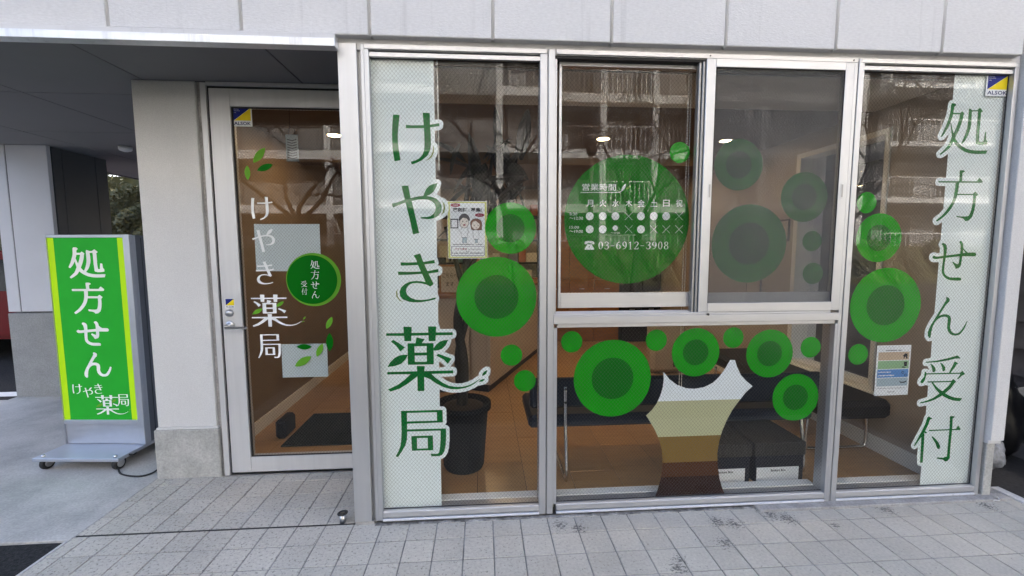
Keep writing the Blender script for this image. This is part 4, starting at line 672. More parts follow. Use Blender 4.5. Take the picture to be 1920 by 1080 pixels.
zz = [3] + [at(1295, v, Y1)[1] for v in (751, 817.5, 866, 893)] + [0]
for k, mm in enumerate(('t_white', 't_beige', 't_olive', 't_brown', 't_dark')):
    P_ = clip(OM, zz[k+1], zz[k])
    decal('colour_band', [P_], Y1, mm, tg)['label'] = ('white', 'pale beige', 'olive brown', 'dark brown', 'blackish brown')[k]+' band of the trunk'
# text helper
def text_mesh(s, x, z, h, Y, m, parent, width=None, name='lettering', align='l', bold=0):
    c = bpy.data.curves.new('t', 'FONT'); c.body = s; c.size = 1; c.resolution_u = 2; c.offset = bold
    o = bpy.data.objects.new('t', c); COL.objects.link(o)
    dg = bpy.context.evaluated_depsgraph_get(); dg.update()
    me = bpy.data.meshes.new_from_object(o.evaluated_get(dg)); bpy.data.objects.remove(o)
    xs = [v.co.x for v in me.vertices]; ys = [v.co.y for v in me.vertices]
    x0, x1, y0, y1 = min(xs), max(xs), min(ys), max(ys)
    sz = h/(y1-y0); sx_ = width/(x1-x0) if width else sz
    off = 0 if align == 'l' else -(x1-x0)*sx_/2
    for v in me.vertices: v.co = (x+off+(v.co.x-x0)*sx_, Y, z+(v.co.y-y0)*sz)
    me.name = name; me.materials.clear(); me.materials.append(M[m])
    o = bpy.data.objects.new(name, me); COL.objects.link(o); o.parent = parent
    return o
def text_px(s, u0, v0, u1, v1, Y, m, parent, name='lettering', bold=0):
    a, b = at(u0, v0, Y), at(u1, v1, Y)
    a2, b2 = at(u0, v1, Y), at(u1, v0, Y)
    x = (a[0]+a2[0])/2; zb_ = (b[1]+a2[1])/2; zt_ = (a[1]+b2[1])/2
    return text_mesh(s, x, zb_, zt_-zb_, Y, m, parent, (b[0]+b2[0])/2-x, name, bold=bold)
def glyph_fit(keys, x0, x1, z0, z1, fn, m, parent, name=None, main=None, acc=None):
    # places glyph outlines scaled from the window lettering; main = key whose box is fitted
    L0 = [p for L in glyph_loops(main or keys[0]) for p in L]
    ax0, ax1 = min(p[0] for p in L0), max(p[0] for p in L0)
    if (main or keys[0]) == 'kusuri': ax1 = -.200
    az0, az1 = min(p[1] for p in L0), max(p[1] for p in L0)
    for k in keys:
        loops = [[(x0+(p[0]-ax0)/(ax1-ax0)*(x1-x0), z0+(p[1]-az0)/(az1-az0)*(z1-z0)) for p in L] for L in glyph_loops(k)]
        for LL in ([[q] for q in loops] if k == 'kusuri_leaf' else [loops]):
            bm = bmesh.new(); loops_fill(bm, LL, fn)
            obj(name or NAMES.get(k, 'leaf'), bm, M[acc if (acc and k != keys[0]) else m], parent)
# opening hours disc
YH = YLV
hd = thing('hours_disc', 'big dark green disc with the opening hours table and telephone number', 'window sticker')
(hx, hz), (_, hz1) = at(1176.4, 412.5, YH), at(1176.4, 290, YH)
decal('disc', [circle(hx, hz, hz1-hz, 96)], YH+.0016, 'v_disc', hd)
T = lambda s, a, b, c, d, nm='lettering', bold=0: text_px(s, 1040+a/3.725, 270+b/3.725, 1040+c/3.725, 270+d/3.725, YH+.0008, 'v_print', hd, nm, bold+.006)
T('営業時間', 192, 277, 428, 326, 'heading')
decal('heading_line', [[at(1040+a/3.725, 270+b/3.725, YH) for a, b in ((182, 336), (440, 336), (455, 333), (468, 325), (470, 328), (457, 338), (440, 340), (182, 340))]], YH+.0008, 'v_print', hd)
def lens(p, q, w, n=8):
    (x0, z0), (x1, z1) = p, q; dx, dz = x1-x0, z1-z0; l = math.hypot(dx, dz); nx, nz = -dz/l, dx/l
    A = [(x0+dx*k/n+nx*w*math.sin(math.pi*k/n)**.8, z0+dz*k/n+nz*w*math.sin(math.pi*k/n)**.8) for k in range(n)]
    Bq = [(x1-dx*k/n-nx*w*math.sin(math.pi*k/n)**.8, z1-dz*k/n-nz*w*math.sin(math.pi*k/n)**.8) for k in range(n)]
    return A+Bq
decal('leaf_mark', [lens(at(1040+466/3.725, 270+332/3.725, YH), at(1040+498/3.725, 270+277/3.725, YH), .0075)], YH+.0006, 'v_print', hd)
decal('leaf_mark', [lens(at(1040+497/3.725, 270+318/3.725, YH), at(1040+533/3.725, 270+292/3.725, YH), .006)], YH+.0005, 'v_leaf', hd)
cols = [246, 337, 426, 518, 604, 694, 780, 870]
for c_, ch in zip(cols, '月火水木金土日祝'): T(ch, c_-23, 390, c_+23, 438, 'weekday')
T('8:30', 104, 480, 158, 499, 'hours'); T('～12:30', 103, 508, 198, 529, 'hours'); T('15:00', 104, 572, 170, 591, 'hours'); T('～19:00', 103, 600, 197, 621, 'hours')
T('～17:20', 392, 614, 455, 627, 'hours')
def dot(cu, cv, r):
    x, z = at(1040+cu/3.725, 270+cv/3.725, YH); x1, _ = at(1040+(cu+r)/3.725, 270+cv/3.725, YH); decal('open_mark', [circle(x, z, x1-x, 24)], YH+.0008, 'v_print', hd)
def cross(cu, cv, r):
    x, z = at(1040+cu/3.725, 270+cv/3.725, YH); s = at(1040+(cu+r)/3.725, 270+cv/3.725, YH)[0]-x; w = .0011
    pts = [(0, w), (s-w, s), (s, s-w), (w, 0), (s, -s+w), (s-w, -s), (0, -w), (-s+w, -s), (-s, -s+w), (-w, 0), (-s, s-w), (-s+w, s)]
    decal('closed_mark', [[(x+a, z+b) for a, b in pts]], YH+.0008, 'v_print', hd)
for c_, k in zip(cols, 'ooo.ooo.'):
    (dot if k == 'o' else cross)(c_-1, 504, 27)
for c_, k in zip(cols, 'oos.o...'):
    if k == 's': dot(c_-3, 587, 18)
    else: (dot if k == 'o' else cross)(c_-1, 596, 27)
def strip2d(P):
    P = [Vector(p) for p in P]; Q_ = smooth3(P); A_, B_ = [], []
    for i, p in enumerate(Q_):
        d = (Q_[min(i+1, len(Q_)-1)]-Q_[max(i-1, 0)]); l = math.hypot(d.x, d.y) or 1; nx, ny = -d.y/l, d.x/l; w = p.z/2
        A_.append((p.x+nx*w, p.y+ny*w)); B_.append((p.x-nx*w, p.y-ny*w))
    return A_+B_[::-1]
def smooth3(P, n=6):
    if len(P) < 3: return P
    Q_ = [2*P[0]-P[1]]+P+[2*P[-1]-P[-2]]; out = []
    for i in range(1, len(Q_)-2):
        a, b, c, d = Q_[i-1:i+3]
        for k in range(n):
            t = k/n; out.append(.5*((2*b)+(-a+c)*t+(2*a-5*b+4*c-d)*t*t+(-a+3*b-3*c+d)*t**3))
    return out+[P[-1]]
def ell(cx, cy, rx, ry, n=28): return [(cx+rx*math.cos(2*math.pi*k/n), cy+ry*math.sin(2*math.pi*k/n)) for k in range(n)]
six = [[ell(.27, .31, .23, .31), ell(.27, .31, .135, .275)], [strip2d([(.07, .30, .10), (.09, .60, .10), (.22, .88, .06), (.44, .97, .05)])]]
DIG = {'0': [[ell(.27, .5, .235, .5), ell(.27, .5, .14, .46)]],
 '1': [[[(.22, .03), (.32, .03), (.32, 1), (.27, 1), (.10, .86), (.10, .82), (.22, .86)]], [[(.10, 0), (.44, 0), (.44, .032), (.10, .032)]]],
 '2': [[strip2d([(.08, .76, .10), (.14, .92, .07), (.28, .97, .06), (.43, .87, .10), (.43, .68, .10), (.30, .42, .07), (.07, .07, .04)])], [[(.05, 0), (.48, 0), (.50, .22), (.46, .22), (.43, .09), (.05, .075)]]],
 '3': [[strip2d([(.07, .80, .09), (.16, .95, .06), (.32, .96, .06), (.43, .84, .10), (.42, .66, .09), (.22, .54, .045)])], [strip2d([(.22, .535, .045), (.42, .45, .09), (.46, .25, .11), (.36, .06, .07), (.18, .03, .06), (.05, .18, .09)])]],
 '6': six, '9': [[[(.54-x, 1-y) for x, y in L] for L in g_] for g_ in six],
 '8': [[ell(.27, .26, .235, .26), ell(.27, .26, .15, .225)], [ell(.27, .76, .20, .24), ell(.27, .76, .12, .205)]],
 '-': [[[(.06, .44), (.46, .44), (.46, .49), (.06, .49)]]]}
for i_, ch in enumerate('03-6912-3908'):
    u_ = 304+i_*41.6; A_ = at(1040+u_/3.725, 270+735/3.725, YH); B_ = at(1040+(u_+66)/3.725, 270+682/3.725, YH)
    bm = bmesh.new()
    for gi, g_ in enumerate(DIG[ch]): loops_fill(bm, [[(A_[0]+x*(B_[0]-A_[0])*.98, A_[1]+y*(B_[1]-A_[1])) for x, y in L] for L in g_], lambda a, b, gi=gi: (a, YH+.0008-gi*.0001, b))
    obj('digit', bm, M['v_print'], hd)
tel = [(208, 690), (214, 681), (228, 677), (258, 677), (271, 681), (278, 690), (276, 700), (262, 700), (260, 692), (226, 692), (224, 700), (210, 700)]
tel2 = [(229, 694), (234, 694), (234, 701), (252, 701), (252, 694), (257, 694), (258, 703), (275, 730), (276, 738), (210, 738), (211, 730), (228, 703)]
decal('telephone_mark', [[at(1040+a/3.725, 270+b/3.725, YH) for a, b in P_] for P_ in (tel, tel2)]+[circle(*at(1040+243/3.725, 270+718/3.725, YH), .0032, 20)], YH+.0008, 'v_print', hd)

# security stickers
def alsok(u0, v0, u1, v1, Y, label, small=False):
    x0, x1, z0, z1 = px_rect(u0, v0, u1, v1, Y); w, h = x1-x0, z1-z0
    t = thing('security_sticker', label, 'sticker', 'blue and yellow security stickers')
    P_ = lambda a, b: (x0+w*a, z0+h*b)
    decal('backing', [[P_(0, 0), P_(1, 0), P_(1, 1), P_(0, 1)]], Y, 'paper', t)
    decal('blue_field', [[P_(.06, .30), P_(.94, .95), P_(.06, .95)]], Y-.0006, 'alsok_blue', t)
    decal('yellow_field', [[P_(.08, .30), P_(.94, .30), P_(.94, .94)]], Y-.0006, 'alsok_yellow', t)
    text_mesh('ALSOK', x0+w*.07, z0+h*.07, h*.17, Y-.0006, 'ink_blue', t, w*.86, 'lettering', bold=.02)
    if not small:
        for i, s in enumerate(('Human', 'Security', 'HQ')): text_mesh(s, x0+w*.10, z0+h*(.86-i*.09), h*.05, Y-.0010, 'paper', t, w*(.24, .30, .10)[i], 'small_print')
alsok(1851, 138, 1890.5, 181, YP-.0006, 'blue and yellow security sticker in the top right corner of the right window')

def fine_print(x0, x1, z0, z1, Y, m, parent, seed=1):
    rg = random.Random(seed); h = z1-z0; x = x0; bm = bmesh.new()
    while x < x1-h*.3:
        w = min(h*rg.uniform(.35, .85), x1-x)
        if rg.random() > .12:
            a = rg.uniform(.0, .3)*h; vs = [bm.verts.new(p) for p in ((x, Y, z0+a), (x+w, Y, z0+a), (x+w, Y, z1-rg.uniform(0, .3)*h), (x, Y, z1-rg.uniform(0, .3)*h))]; bm.faces.new(vs)
        x += w+h*.18
    return tag(obj('fine_print', bm, M[m], parent), kind='stuff')
# recruiting poster on the first window
YQ = YV+.0032
qx0, qz1 = at(838.5, 377, YQ); qx1, qz0 = at(914, 484.5, YQ); qw, qh = qx1-qx0, qz1-qz0
po = thing('recruiting_poster', 'white recruiting poster with yellow edge and two cartoon pharmacists beside the banner', 'poster')
Q = lambda a, b: (qx0+qw*(a-165)/685, qz1-qh*(b-62)/970)     # poster zoom pixels
QL = lambda *p: [Q(*a) for a in p]
decal('sheet', [QL((165, 62), (850, 62), (850, 1032), (165, 1032))], YQ, 'poster_edge', po)
decal('white_border', [QL((165, 62), (850, 62), (850, 1032), (165, 1032)), QL((172, 72), (843, 72), (843, 1022), (172, 1022))], YQ-.0005, 'paper', po)
decal('white_field', [QL((208, 95), (808, 95), (808, 1000), (208, 1000))], YQ-.0004, 'paper', po)
def qell(cx, cy, rx, ry, n=28): return [Q(cx+rx*math.cos(2*math.pi*k/n), cy+ry*math.sin(2*math.pi*k/n)) for k in range(n)]
Yq = YQ-.0008
decal('red_bubble', [qell(305, 130, 84, 31)], Yq, 'ink_red', po); decal('red_bubble', [qell(720, 296, 82, 31)], Yq, 'ink_red', po)
def QT(s, a, b, c, d, m='ink', bold=0, Y=Yq): 
    x0, z1 = Q(a, b); x1, z0 = Q(c, d); text_mesh(s, x0, z0, z1-z0, Y, m, po, x1-x0, 'lettering', bold=bold)
QT('薬剤師', 258, 172, 505, 245, bold=.03); QT('さん', 510, 212, 552, 242); QT('募集!', 565, 172, 755, 245, bold=.03)
QT('正社員', 262, 116, 350, 144, 'paper', Y=Yq-.0004); QT('パート', 680, 284, 762, 308, 'paper', Y=Yq-.0004)
def QF(a, b, c, d):
    x0, z1 = Q(a, b); x1, z0 = Q(c, d); fine_print(x0, x1, z0, z1, Yq, 'ink', po, a)
def outline_fill(name, pts, m, grow=7):
    cx = sum(p[0] for p in pts)/len(pts); cy = sum(p[1] for p in pts)/len(pts)
    big = [(p[0]+(p[0]-cx)/max(math.hypot(p[0]-cx, p[1]-cy), 1)*grow, p[1]+(p[1]-cy)/max(math.hypot(p[0]-cx, p[1]-cy), 1)*grow) for p in pts]
    o = decal(name, [QL(*big)], Yq, 'ink', po); decal('fill', [QL(*pts)], Yq-.0004, m, o); return o
E_ = lambda cx, cy, rx, ry, a0=0, a1=360, n=20: [(cx+rx*math.cos(rad(a0+(a1-a0)*k/n)), cy+ry*math.sin(rad(a0+(a1-a0)*k/n))) for k in range(n+(a1-a0 != 360))]
outline_fill('drawn_hair', E_(455, 385, 92, 108, 180, 360), 'hair_dark')
decal('drawn_face', [QL(*E_(452, 425, 82, 92))], Yq-.0006, 'ink', po); decal('drawn_face', [QL(*E_(452, 425, 76, 86))], Yq-.0008, 'skin_print', po)
decal('drawn_fringe', [QL((372, 400), (376, 350), (410, 330), (440, 340), (490, 352), (530, 360), (538, 400), (540, 330), (500, 285), (440, 275), (390, 300), (368, 350))], Yq-.0010, 'hair_dark', po)
outline_fill('drawn_coat', [(415, 512), (440, 500), (480, 500), (510, 515), (520, 590), (505, 600), (505, 672), (405, 672), (405, 610), (365, 560), (340, 548), (350, 530), (400, 545)], 'paper', 6)
outline_fill('drawn_legs', [(420, 680), (490, 680), (490, 765), (460, 765), (455, 700), (450, 765), (418, 765)], 'p_grey', 5)
outline_fill('drawn_hair', E_(658, 440, 96, 82, 180, 360)+[(752, 545), (725, 545), (600, 545), (575, 530)], 'hair_brown')
decal('drawn_face', [QL(*E_(650, 465, 70, 72))], Yq-.0006, 'skin_print', po)
decal('drawn_fringe', [QL((585, 450), (600, 400), (640, 385), (700, 430), (735, 460), (740, 400), (690, 370), (630, 365), (585, 395))], Yq-.0010, 'hair_brown', po)
outline_fill('drawn_coat', [(600, 560), (640, 545), (690, 555), (705, 610), (700, 700), (615, 700), (605, 620)], 'paper', 6)
outline_fill('drawn_legs', [(635, 708), (680, 708), (682, 762), (640, 762)], 'p_grey', 5)
for cx, cy, r in ((422, 402, 7), (486, 402, 7), (622, 468, 7), (690, 466, 7)): decal('drawn_eye', [qell(cx, cy, r, r+3, 12)], Yq-.0012, 'ink', po)
decal('drawn_mouth', [qell(455, 462, 22, 14, 16)], Yq-.0012, 'ink_red', po); decal('drawn_mouth', [qell(658, 512, 12, 4, 12)], Yq-.0012, 'ink_red', po)
decal('drawn_frame', [QL((215, 358), (350, 358), (350, 520), (215, 520)), QL((232, 376), (333, 376), (333, 504), (232, 504))], Yq, 'ink', po)
QF(250, 782, 765, 800)
decal('text_frame', [QL((222, 830), (235, 820), (790, 820), (800, 830), (800, 975), (790, 985), (235, 985), (222, 975)), QL((229, 833), (238, 827), (786, 827), (793, 833), (793, 972), (786, 978), (238, 978), (229, 972))], Yq, 'ink_blue', po)
QT('けやき薬局', 285, 852, 492, 888, 'ink_red', bold=.01); QT('Tel 03-6912-3908', 510, 866, 728, 886); QF(478, 903, 540, 917); QF(235, 930, 782, 950)

# striped notice on the right window
YN = YV+.0032
no = thing('striped_notice', 'white notice with tan, green, blue and grey stripes taped inside the right window', 'notice')
nc = [at(1645, 648, YN), at(1709, 646.5, YN), at(1701.8, 740, YN), at(1638.5, 742.5, YN)]
def NQ(a, b):
    x = nc[0][0]*(1-a)*(1-b)+nc[1][0]*a*(1-b)+nc[2][0]*a*b+nc[3][0]*(1-a)*b; z = nc[0][1]*(1-a)*(1-b)+nc[1][1]*a*(1-b)+nc[2][1]*a*b+nc[3][1]*(1-a)*b; return x, z
decal('sheet', [[NQ(0, 0), NQ(1, 0), NQ(1, 1), NQ(0, 1)]], YN, 'paper', no)
for i, mm in enumerate(('p_tan', 'p_green', 'p_blue', 'p_grey')):
    b0 = .135+i*.172; s_ = decal('stripe', [[NQ(.05, b0), NQ(.96, b0), NQ(.96, b0+.16), NQ(.05, b0+.16)]], YN-.0006, mm, no)
    s_['label'] = ('tan', 'green', 'blue', 'grey')[i]+' stripe'
def NT(s, a, b, c, d, m='ink'):
    x0, z1 = NQ(a, b); x1, z0 = NQ(c, d); text_mesh(s, x0, z0, z1-z0, YN-.0012, m, no, x1-x0)
for a_, b_, c_, d_, m_ in ((.27, .09, .73, .112, 'ink'), (.08, .515, .45, .545, 'paper'), (.08, .58, .55, .615, 'paper'), (.08, .845, .90, .862, 'ink'), (.38, .92, .62, .94, 'ink')):
    x0, z1 = NQ(a_, b_); x1, z0 = NQ(c_, d_); fine_print(x0, x1, z0, z1, YN-.0012, m_, no, int(b_*100))
decal('house_mark', [[NQ(*p) for p in ((.76, .21), (.85, .155), (.86, .175), (.90, .165), (.90, .20), (.93, .21), (.90, .215), (.91, .27), (.86, .27), (.86, .235), (.82, .235), (.82, .27), (.79, .27), (.79, .215))]], YN-.0012, 'ink', no)
decal('bin_mark', [[NQ(*p) for p in ((.81, .335), (.91, .33), (.90, .42), (.83, .425), (.81, .36))]], YN-.0012, 'ink', no)
decal('bin_mark', [[NQ(*p) for p in ((.75, .445), (.79, .42), (.86, .447), (.86, .455))]], YN-.0012, 'ink', no)
bm = bmesh.new(); 
for cx, cy in ((.80, .545), (.88, .60)):
    x, z = NQ(cx, cy); loops_fill(bm, [circle(x, z, .008, 20), circle(x, z, .0055, 20)], lambda a, b: (a, YN-.0012, b))
obj('wheel_mark', bm, M['ink'], no)
decal('scooter_mark', [[NQ(*p) for p in ((.70, .70), (.74, .725), (.82, .735), (.90, .72), (.93, .70), (.92, .74), (.84, .755), (.74, .75))]], YN-.0012, 'ink', no)

# ------------------------------------------------------------------ entrance door
DY = 2.84
df = thing('entrance_door', 'silver framed glass entrance door with white けやき薬局 lettering inside the porch', 'door')
def dbox(name, x0, x1, z0, z1, y0=DY, y1=2.90, m='door_alu', bev=.0015, par=df): return obj(name, B((x0, x1, y0, y1, z0, z1), bev=bev), M[m], par)
dbox('door_frame', -1.7065, -1.672, .0, 2.5, 2.836, 2.94); dbox('door_frame', -1.6718, -.62, 2.4835, 2.506, 2.836, 2.94)
dbox('frame_gap', -1.6718, -1.661, .006, 2.483, 2.85, 2.94, 'black', 0); dbox('frame_gap', -1.661, -.62, 2.470, 2.483, 2.85, 2.94, 'black', 0)
dbox('threshold', -1.6718, -.62, -.01, .006, 2.833, 2.95, 'steel', 0)
dbox('stile', -1.659, -1.5375, .018, 2.469); dbox('stile', -.735, -.64, .018, 2.469)
dbox('top_rail', -1.5370, -.7355, 2.364, 2.469, DY+.001); dbox('bottom_rail', -1.5370, -.7355, .018, .118, DY+.001)
dg_ = obj('pane', B((-1.541, -.732, 2.862, 2.868, .114, 2.368)), M['glass_door'], df)
w_ = obj('wire_mesh', wires(-1.540, -.733, .115, 2.367, 2.8642), M['wire'], dg_); w_['kind'] = 'stuff'
dbox('pane_gasket', -1.537, -1.529, .118, 2.364, 2.852, 2.8615, 'gasket', 0); dbox('pane_gasket', -1.529, -.7355, 2.356, 2.364, 2.852, 2.8615, 'gasket', 0); dbox('pane_gasket', -1.529, -.7355, .118, .123, 2.852, 2.8615, 'gasket', 0)
hx_, hz_ = at(432, 609, DY)
hb = bmesh.new(); lathe(hb, [(.026, 0), (.026, -.008), (.022, -.011), (.011, -.012), (.011, -.045)], (hx_, DY-.0005, hz_), 24, 'y')
hd_ = obj('door_handle', hb, M['steel'], df)
lvx0, lvx1 = at(421, 613, DY-.05)[0], at(463, 614, DY-.05)[0]
hb = bmesh.new(); box(hb, lvx0, lvx1, DY-.058, DY-.044, hz_-.020, hz_-.004, .003); obj('lever', hb, M['chrome'], hd_)
lx_, lz_ = at(431, 587, DY); hb = bmesh.new(); lathe(hb, [(.024, 0), (.023, -.010), (.017, -.013), (.015, -.018), (.004, -.018)], (lx_, DY-.0005, lz_), 24, 'y'); obj('lock_cylinder', hb, M['steel'], df)
YDV = 2.8615     # outer face of the door pane (lettering is on the outside here)
wl = thing('door_lettering', 'white けやき薬局 lettering with green leaves down the left of the glass door', 'lettering')
fdoor = lambda Y: (lambda x, z: (x, Y, z))
for k, (u0, v0, u1, v1) in {'ke': (470, 369, 512.6, 413), 'ya': (472, 429, 517, 473), 'ki': (479, 490, 515, 533), 'kyoku': (482, 627, 528, 671)}.items():
    x0, x1, z0, z1 = px_rect(u0, v0, u1, v1, YDV); glyph_fit([k], x0, x1, z0, z1, fdoor(YDV-.0012), 's_white', wl)
x0, x1, z0, z1 = px_rect(470, 552.6, 532.5, 612, YDV); glyph_fit(['kusuri', 'kusuri_leaf'], x0, x1, z0, z1, fdoor(YDV-.0012), 's_white', wl, acc='v_leaf')
lv = [((497, 277), (475, 305.5), 'v_leaf'), ((512, 308.5), (482, 319.6), 'v_dgreen'), ((463.5, 310), (465, 338), 'v_leaf'), ((623, 594), (612, 617), 'v_leaf'), ((618, 624), (618.5, 659), 'v_dgreen'), ((556, 650), (585, 650.5), 'v_dgreen'), ((605, 644), (594, 669), 'v_leaf'), ((584, 668), (553, 687), 'v_leaf')]
ln_ = ['light green leaf sticker highest on the door glass', 'dark green leaf sticker pointing right above the door lettering', 'light green leaf sticker at the far left above the door lettering', 'light green leaf sticker below right of the round door sticker', 'dark green upright leaf sticker at the right of the door glass', 'dark green flat leaf sticker over the top of the lower white sheet', 'narrow light green leaf sticker at the right corner of the lower sheet', 'large light green leaf sticker in the middle of the lower sheet']
for (a, b, mm), lab in zip(lv, ln_):
    A_, B_ = at(*a, YDV), at(*b, YDV); L_ = math.hypot(A_[0]-B_[0], A_[1]-B_[1])
    tag(decal('leaf_sticker', [lens(A_, B_, L_*.19)], YDV-.001, mm), lab, 'sticker', 'green leaf stickers on the entrance door')
rd = thing('reception_sticker', 'round dark green sticker with lime rim reading 処方せん受付 on the door glass', 'sticker')
cx, cz = at(588.4, 524.4, YDV); r_ = at(588.4, 474.2, YDV)[1]-cz; decal('rim', [circle(cx, cz, r_)], YDV-.0016, 'v_leaf', rd)
cx, cz = at(585.6, 524.4, YDV); r_ = at(585.6, 478.4, YDV)[1]-cz; decal('disc', [circle(cx, cz, r_)], YDV-.0024, 'v_dgreen', rd)
for k, q in {'sho': (582, 488.3, 599.5, 504), 'hou': (583, 507, 599, 523.6), 'se': (583, 527.8, 599.5, 541), 'n': (585, 545.7, 599.5, 559.3), 'ju': (564.5, 526.6, 576.3, 538), 'tsuke': (565.7, 540.4, 577, 552.4)}.items():
    x0, x1, z0, z1 = px_rect(*q, YDV); glyph_fit([k], x0, x1, z0, z1, fdoor(YDV-.0032), 's_white', rd)
alsok(434.6, 200, 473.5, 237.5, YDV-.0012, 'blue and yellow security sticker in the top left corner of the door glass')
alsok(421.5, 559.5, 440.5, 578, DY-.0012, 'tiny blue and yellow security sticker on the door stile above the lock', True)
YD2 = 2.8695
def sheet(name, u0, v0, u1, v1, Y, lab, m='paper_blue'):
    x0, x1, z0, z1 = px_rect(u0, v0, u1, v1, Y); return tag(obj(name, B((x0, x1, Y, Y+.0006, z0, z1)), M[m]), lab, 'paper')
sheet('paper_sheet', 476, 420, 602.6, 508, YD2, 'larger blank white sheet taped inside the door behind や and き')
sheet('paper_sheet', 527, 645.5, 615.6, 706, YD2, 'smaller blank white sheet taped inside the door beside 局')
pk = thing('hanging_packet', 'clear packet with dark chevrons hanging on a cord inside the door glass', 'packet')
x0, x1, z0, z1 = px_rect(535, 252, 560.5, 303, 2.90)
obj('sleeve', B((x0, x1, 2.90, 2.903, z0, z1)), M['film'], pk)
for i in range(8):
    zc = z1-(z1-z0)*(.2+i*.095); xm = (x0+x1)/2; w = (x1-x0)*.38; t_ = .0062
    decal('chevron', [[(xm-w, zc+.006), (xm, zc-.002), (xm+w, zc+.006), (xm+w, zc+.006-t_), (xm, zc-.002-t_), (xm-w, zc+.006-t_)]], 2.8992, 'ink', pk)
bm = bmesh.new(); tube(bm, [(xm-.02, 2.902, z1-.005), (xm-.02, 2.902, z1+.03), (xm, 2.902, z1+.05), (xm+.02, 2.902, z1+.03), (xm+.02, 2.902, z1-.005)], .0012, 6); tube(bm, [(xm-.01, 2.902, z1+.045), (xm-.008, 2.902, 2.46)], .0015, 6)
obj('cord', bm, M['ink'], pk)

# door stop post
bx, by = -.773, 2.285
ds = thing('door_stop', 'short steel door stop post with a black rubber ring beside the corner post', 'door stop', loc=(bx, by, 0))
bm = bmesh.new(); lathe(bm, [(.0165, -.01), (.0165, .046)], (0, 0, 0), 20); obj('post', bm, M['steel'], ds)
bm = bmesh.new()
for k in range(24):
    pass
pts = [(.021*math.cos(2*math.pi*k/24), .021*math.sin(2*math.pi*k/24), .052+.004*math.cos(2*math.pi*k/24+1)) for k in range(25)]
tube(bm, pts, .007, 8, False); obj('rubber_ring', bm, M['rubber'], ds)
bm = bmesh.new(); lathe(bm, [(.014, .046), (.013, .052), (.004, .053)], (0, 0, 0), 16); obj('cap', bm, M['steel'], ds)

# ------------------------------------------------------------------ street sign on castors
fl = ground(123.6, 833.6, .095); frt = ground(273, 834, .095)
ang = math.atan2(frt[1]-fl[1], frt[0]-fl[0]); wS = math.hypot(frt[0]-fl[0], frt[1]-fl[1])
sg = thing('sign_stand', 'green and lime pharmacy sign box reading 処方せん けやき薬局 on a castor base', 'sign', loc=(fl[0], fl[1], 0), rz=ang)
inv = Matrix.Rotation(-ang, 3, 'Z'); org = Vector((fl[0], fl[1], 0)); Cv = Vector((0, 0, EYE))
nrm = Matrix.Rotation(ang, 3, 'Z') @ Vector((0, 1, 0))
def onsign(u, v):
    r = ray(u, v); t = (org-Cv).dot(nrm)/r.dot(nrm); p = inv @ (Cv+r*t-org); return p.x, p.z
tl, tr = onsign(75.7, 441.6), onsign(232.5, 438); gl, gr = onsign(81, 446.7), onsign(225.5, 444.4); gbl, gbr = onsign(122.7, 787.6), onsign(260.7, 787.6)
zT = (tl[1]+tr[1])/2; xl_, xr_ = 0, wS
gx0, gx1, gz0, gz1 = (gl[0]+gbl[0])/2, (gr[0]+gbr[0])/2, (gbl[1]+gbr[1])/2, (gl[1]+gr[1])/2
DS = .26
SB = lambda name, *b, m='s_steel', bev=.002: obj(name, B(*b, bev=bev), M[m], sg)
SB('sign_frame', (xl_, gx0, 0, .03, .097, zT)); SB('sign_frame', (gx1, xr_, 0, .03, .097, zT)); SB('sign_frame', (gx0+.0005, gx1-.0005, 0, .03, gz1, zT-.0004)); SB('sign_frame', (gx0+.0005, gx1-.0005, 0, .03, gz0-.03, gz0))
SB('lower_panel', (gx0, gx1, .012, .03, .097, gz0-.0305))
SB('case', (xl_+.004, xr_-.004, .0305, DS, .098, zT-.004), m='s_side'); SB('case_seam', (xr_-.0042, xr_-.002, .095, .098, .11, zT-.02), m='black', bev=0)
SB('case_edge', (xr_-.0038, xr_-.0005, .0305, .05, .098, zT-.004), m='s_steel', bev=0)
sw = (gx1-gx0)*.083
SB('lime_edge', (gx0, gx0+sw, .008, .0115, gz0, gz1), m='s_lime', bev=0); SB('lime_edge', (gx1-sw, gx1, .008, .0115, gz0, gz1), m='s_lime', bev=0)
SB('green_face', (gx0+sw+.0003, gx1-sw-.0003, .008, .0115, gz0, gz1), m='s_green', bev=0)
fs = lambda x, z: (x, .0068, z)
def sfit(keys, u0, v0, u1, v1, m='s_white', acc=None):
    a, b = onsign(u0, v0), onsign(u1, v1); c, d = onsign(u0, v1), onsign(u1, v0)
    glyph_fit(keys, (a[0]+c[0])/2, (b[0]+d[0])/2, (c[1]+b[1])/2, (a[1]+d[1])/2, fs, m, sg, acc=acc)
def thicken(keys): pass
sfit(['sho_bold'], 126, 463.6, 194, 522); sfit(['hou_bold'], 134, 530, 195, 589); sfit(['se_bold'], 142, 602.5, 203, 648.7); sfit(['n_bold'], 155, 661, 207, 708.6)
sfit(['ke'], 134, 720.6, 152.5, 739.3); sfit(['ya'], 153.8, 726.7, 172.6, 745.8); sfit(['ki'], 175, 720, 190.3, 738.8); sfit(['kyoku'], 218, 740, 240, 762)
sfit(['kusuri', 'kusuri_leaf'], 178, 741.4, 216, 778, acc='v_leaf')
bfl = ground(65, 860, .095); q_ = inv @ (Vector((bfl[0], bfl[1], 0))-org)
SB('base_plate', (xl_-.012, xr_-.006, q_.y, DS+.10, .072, .0955), bev=.003)
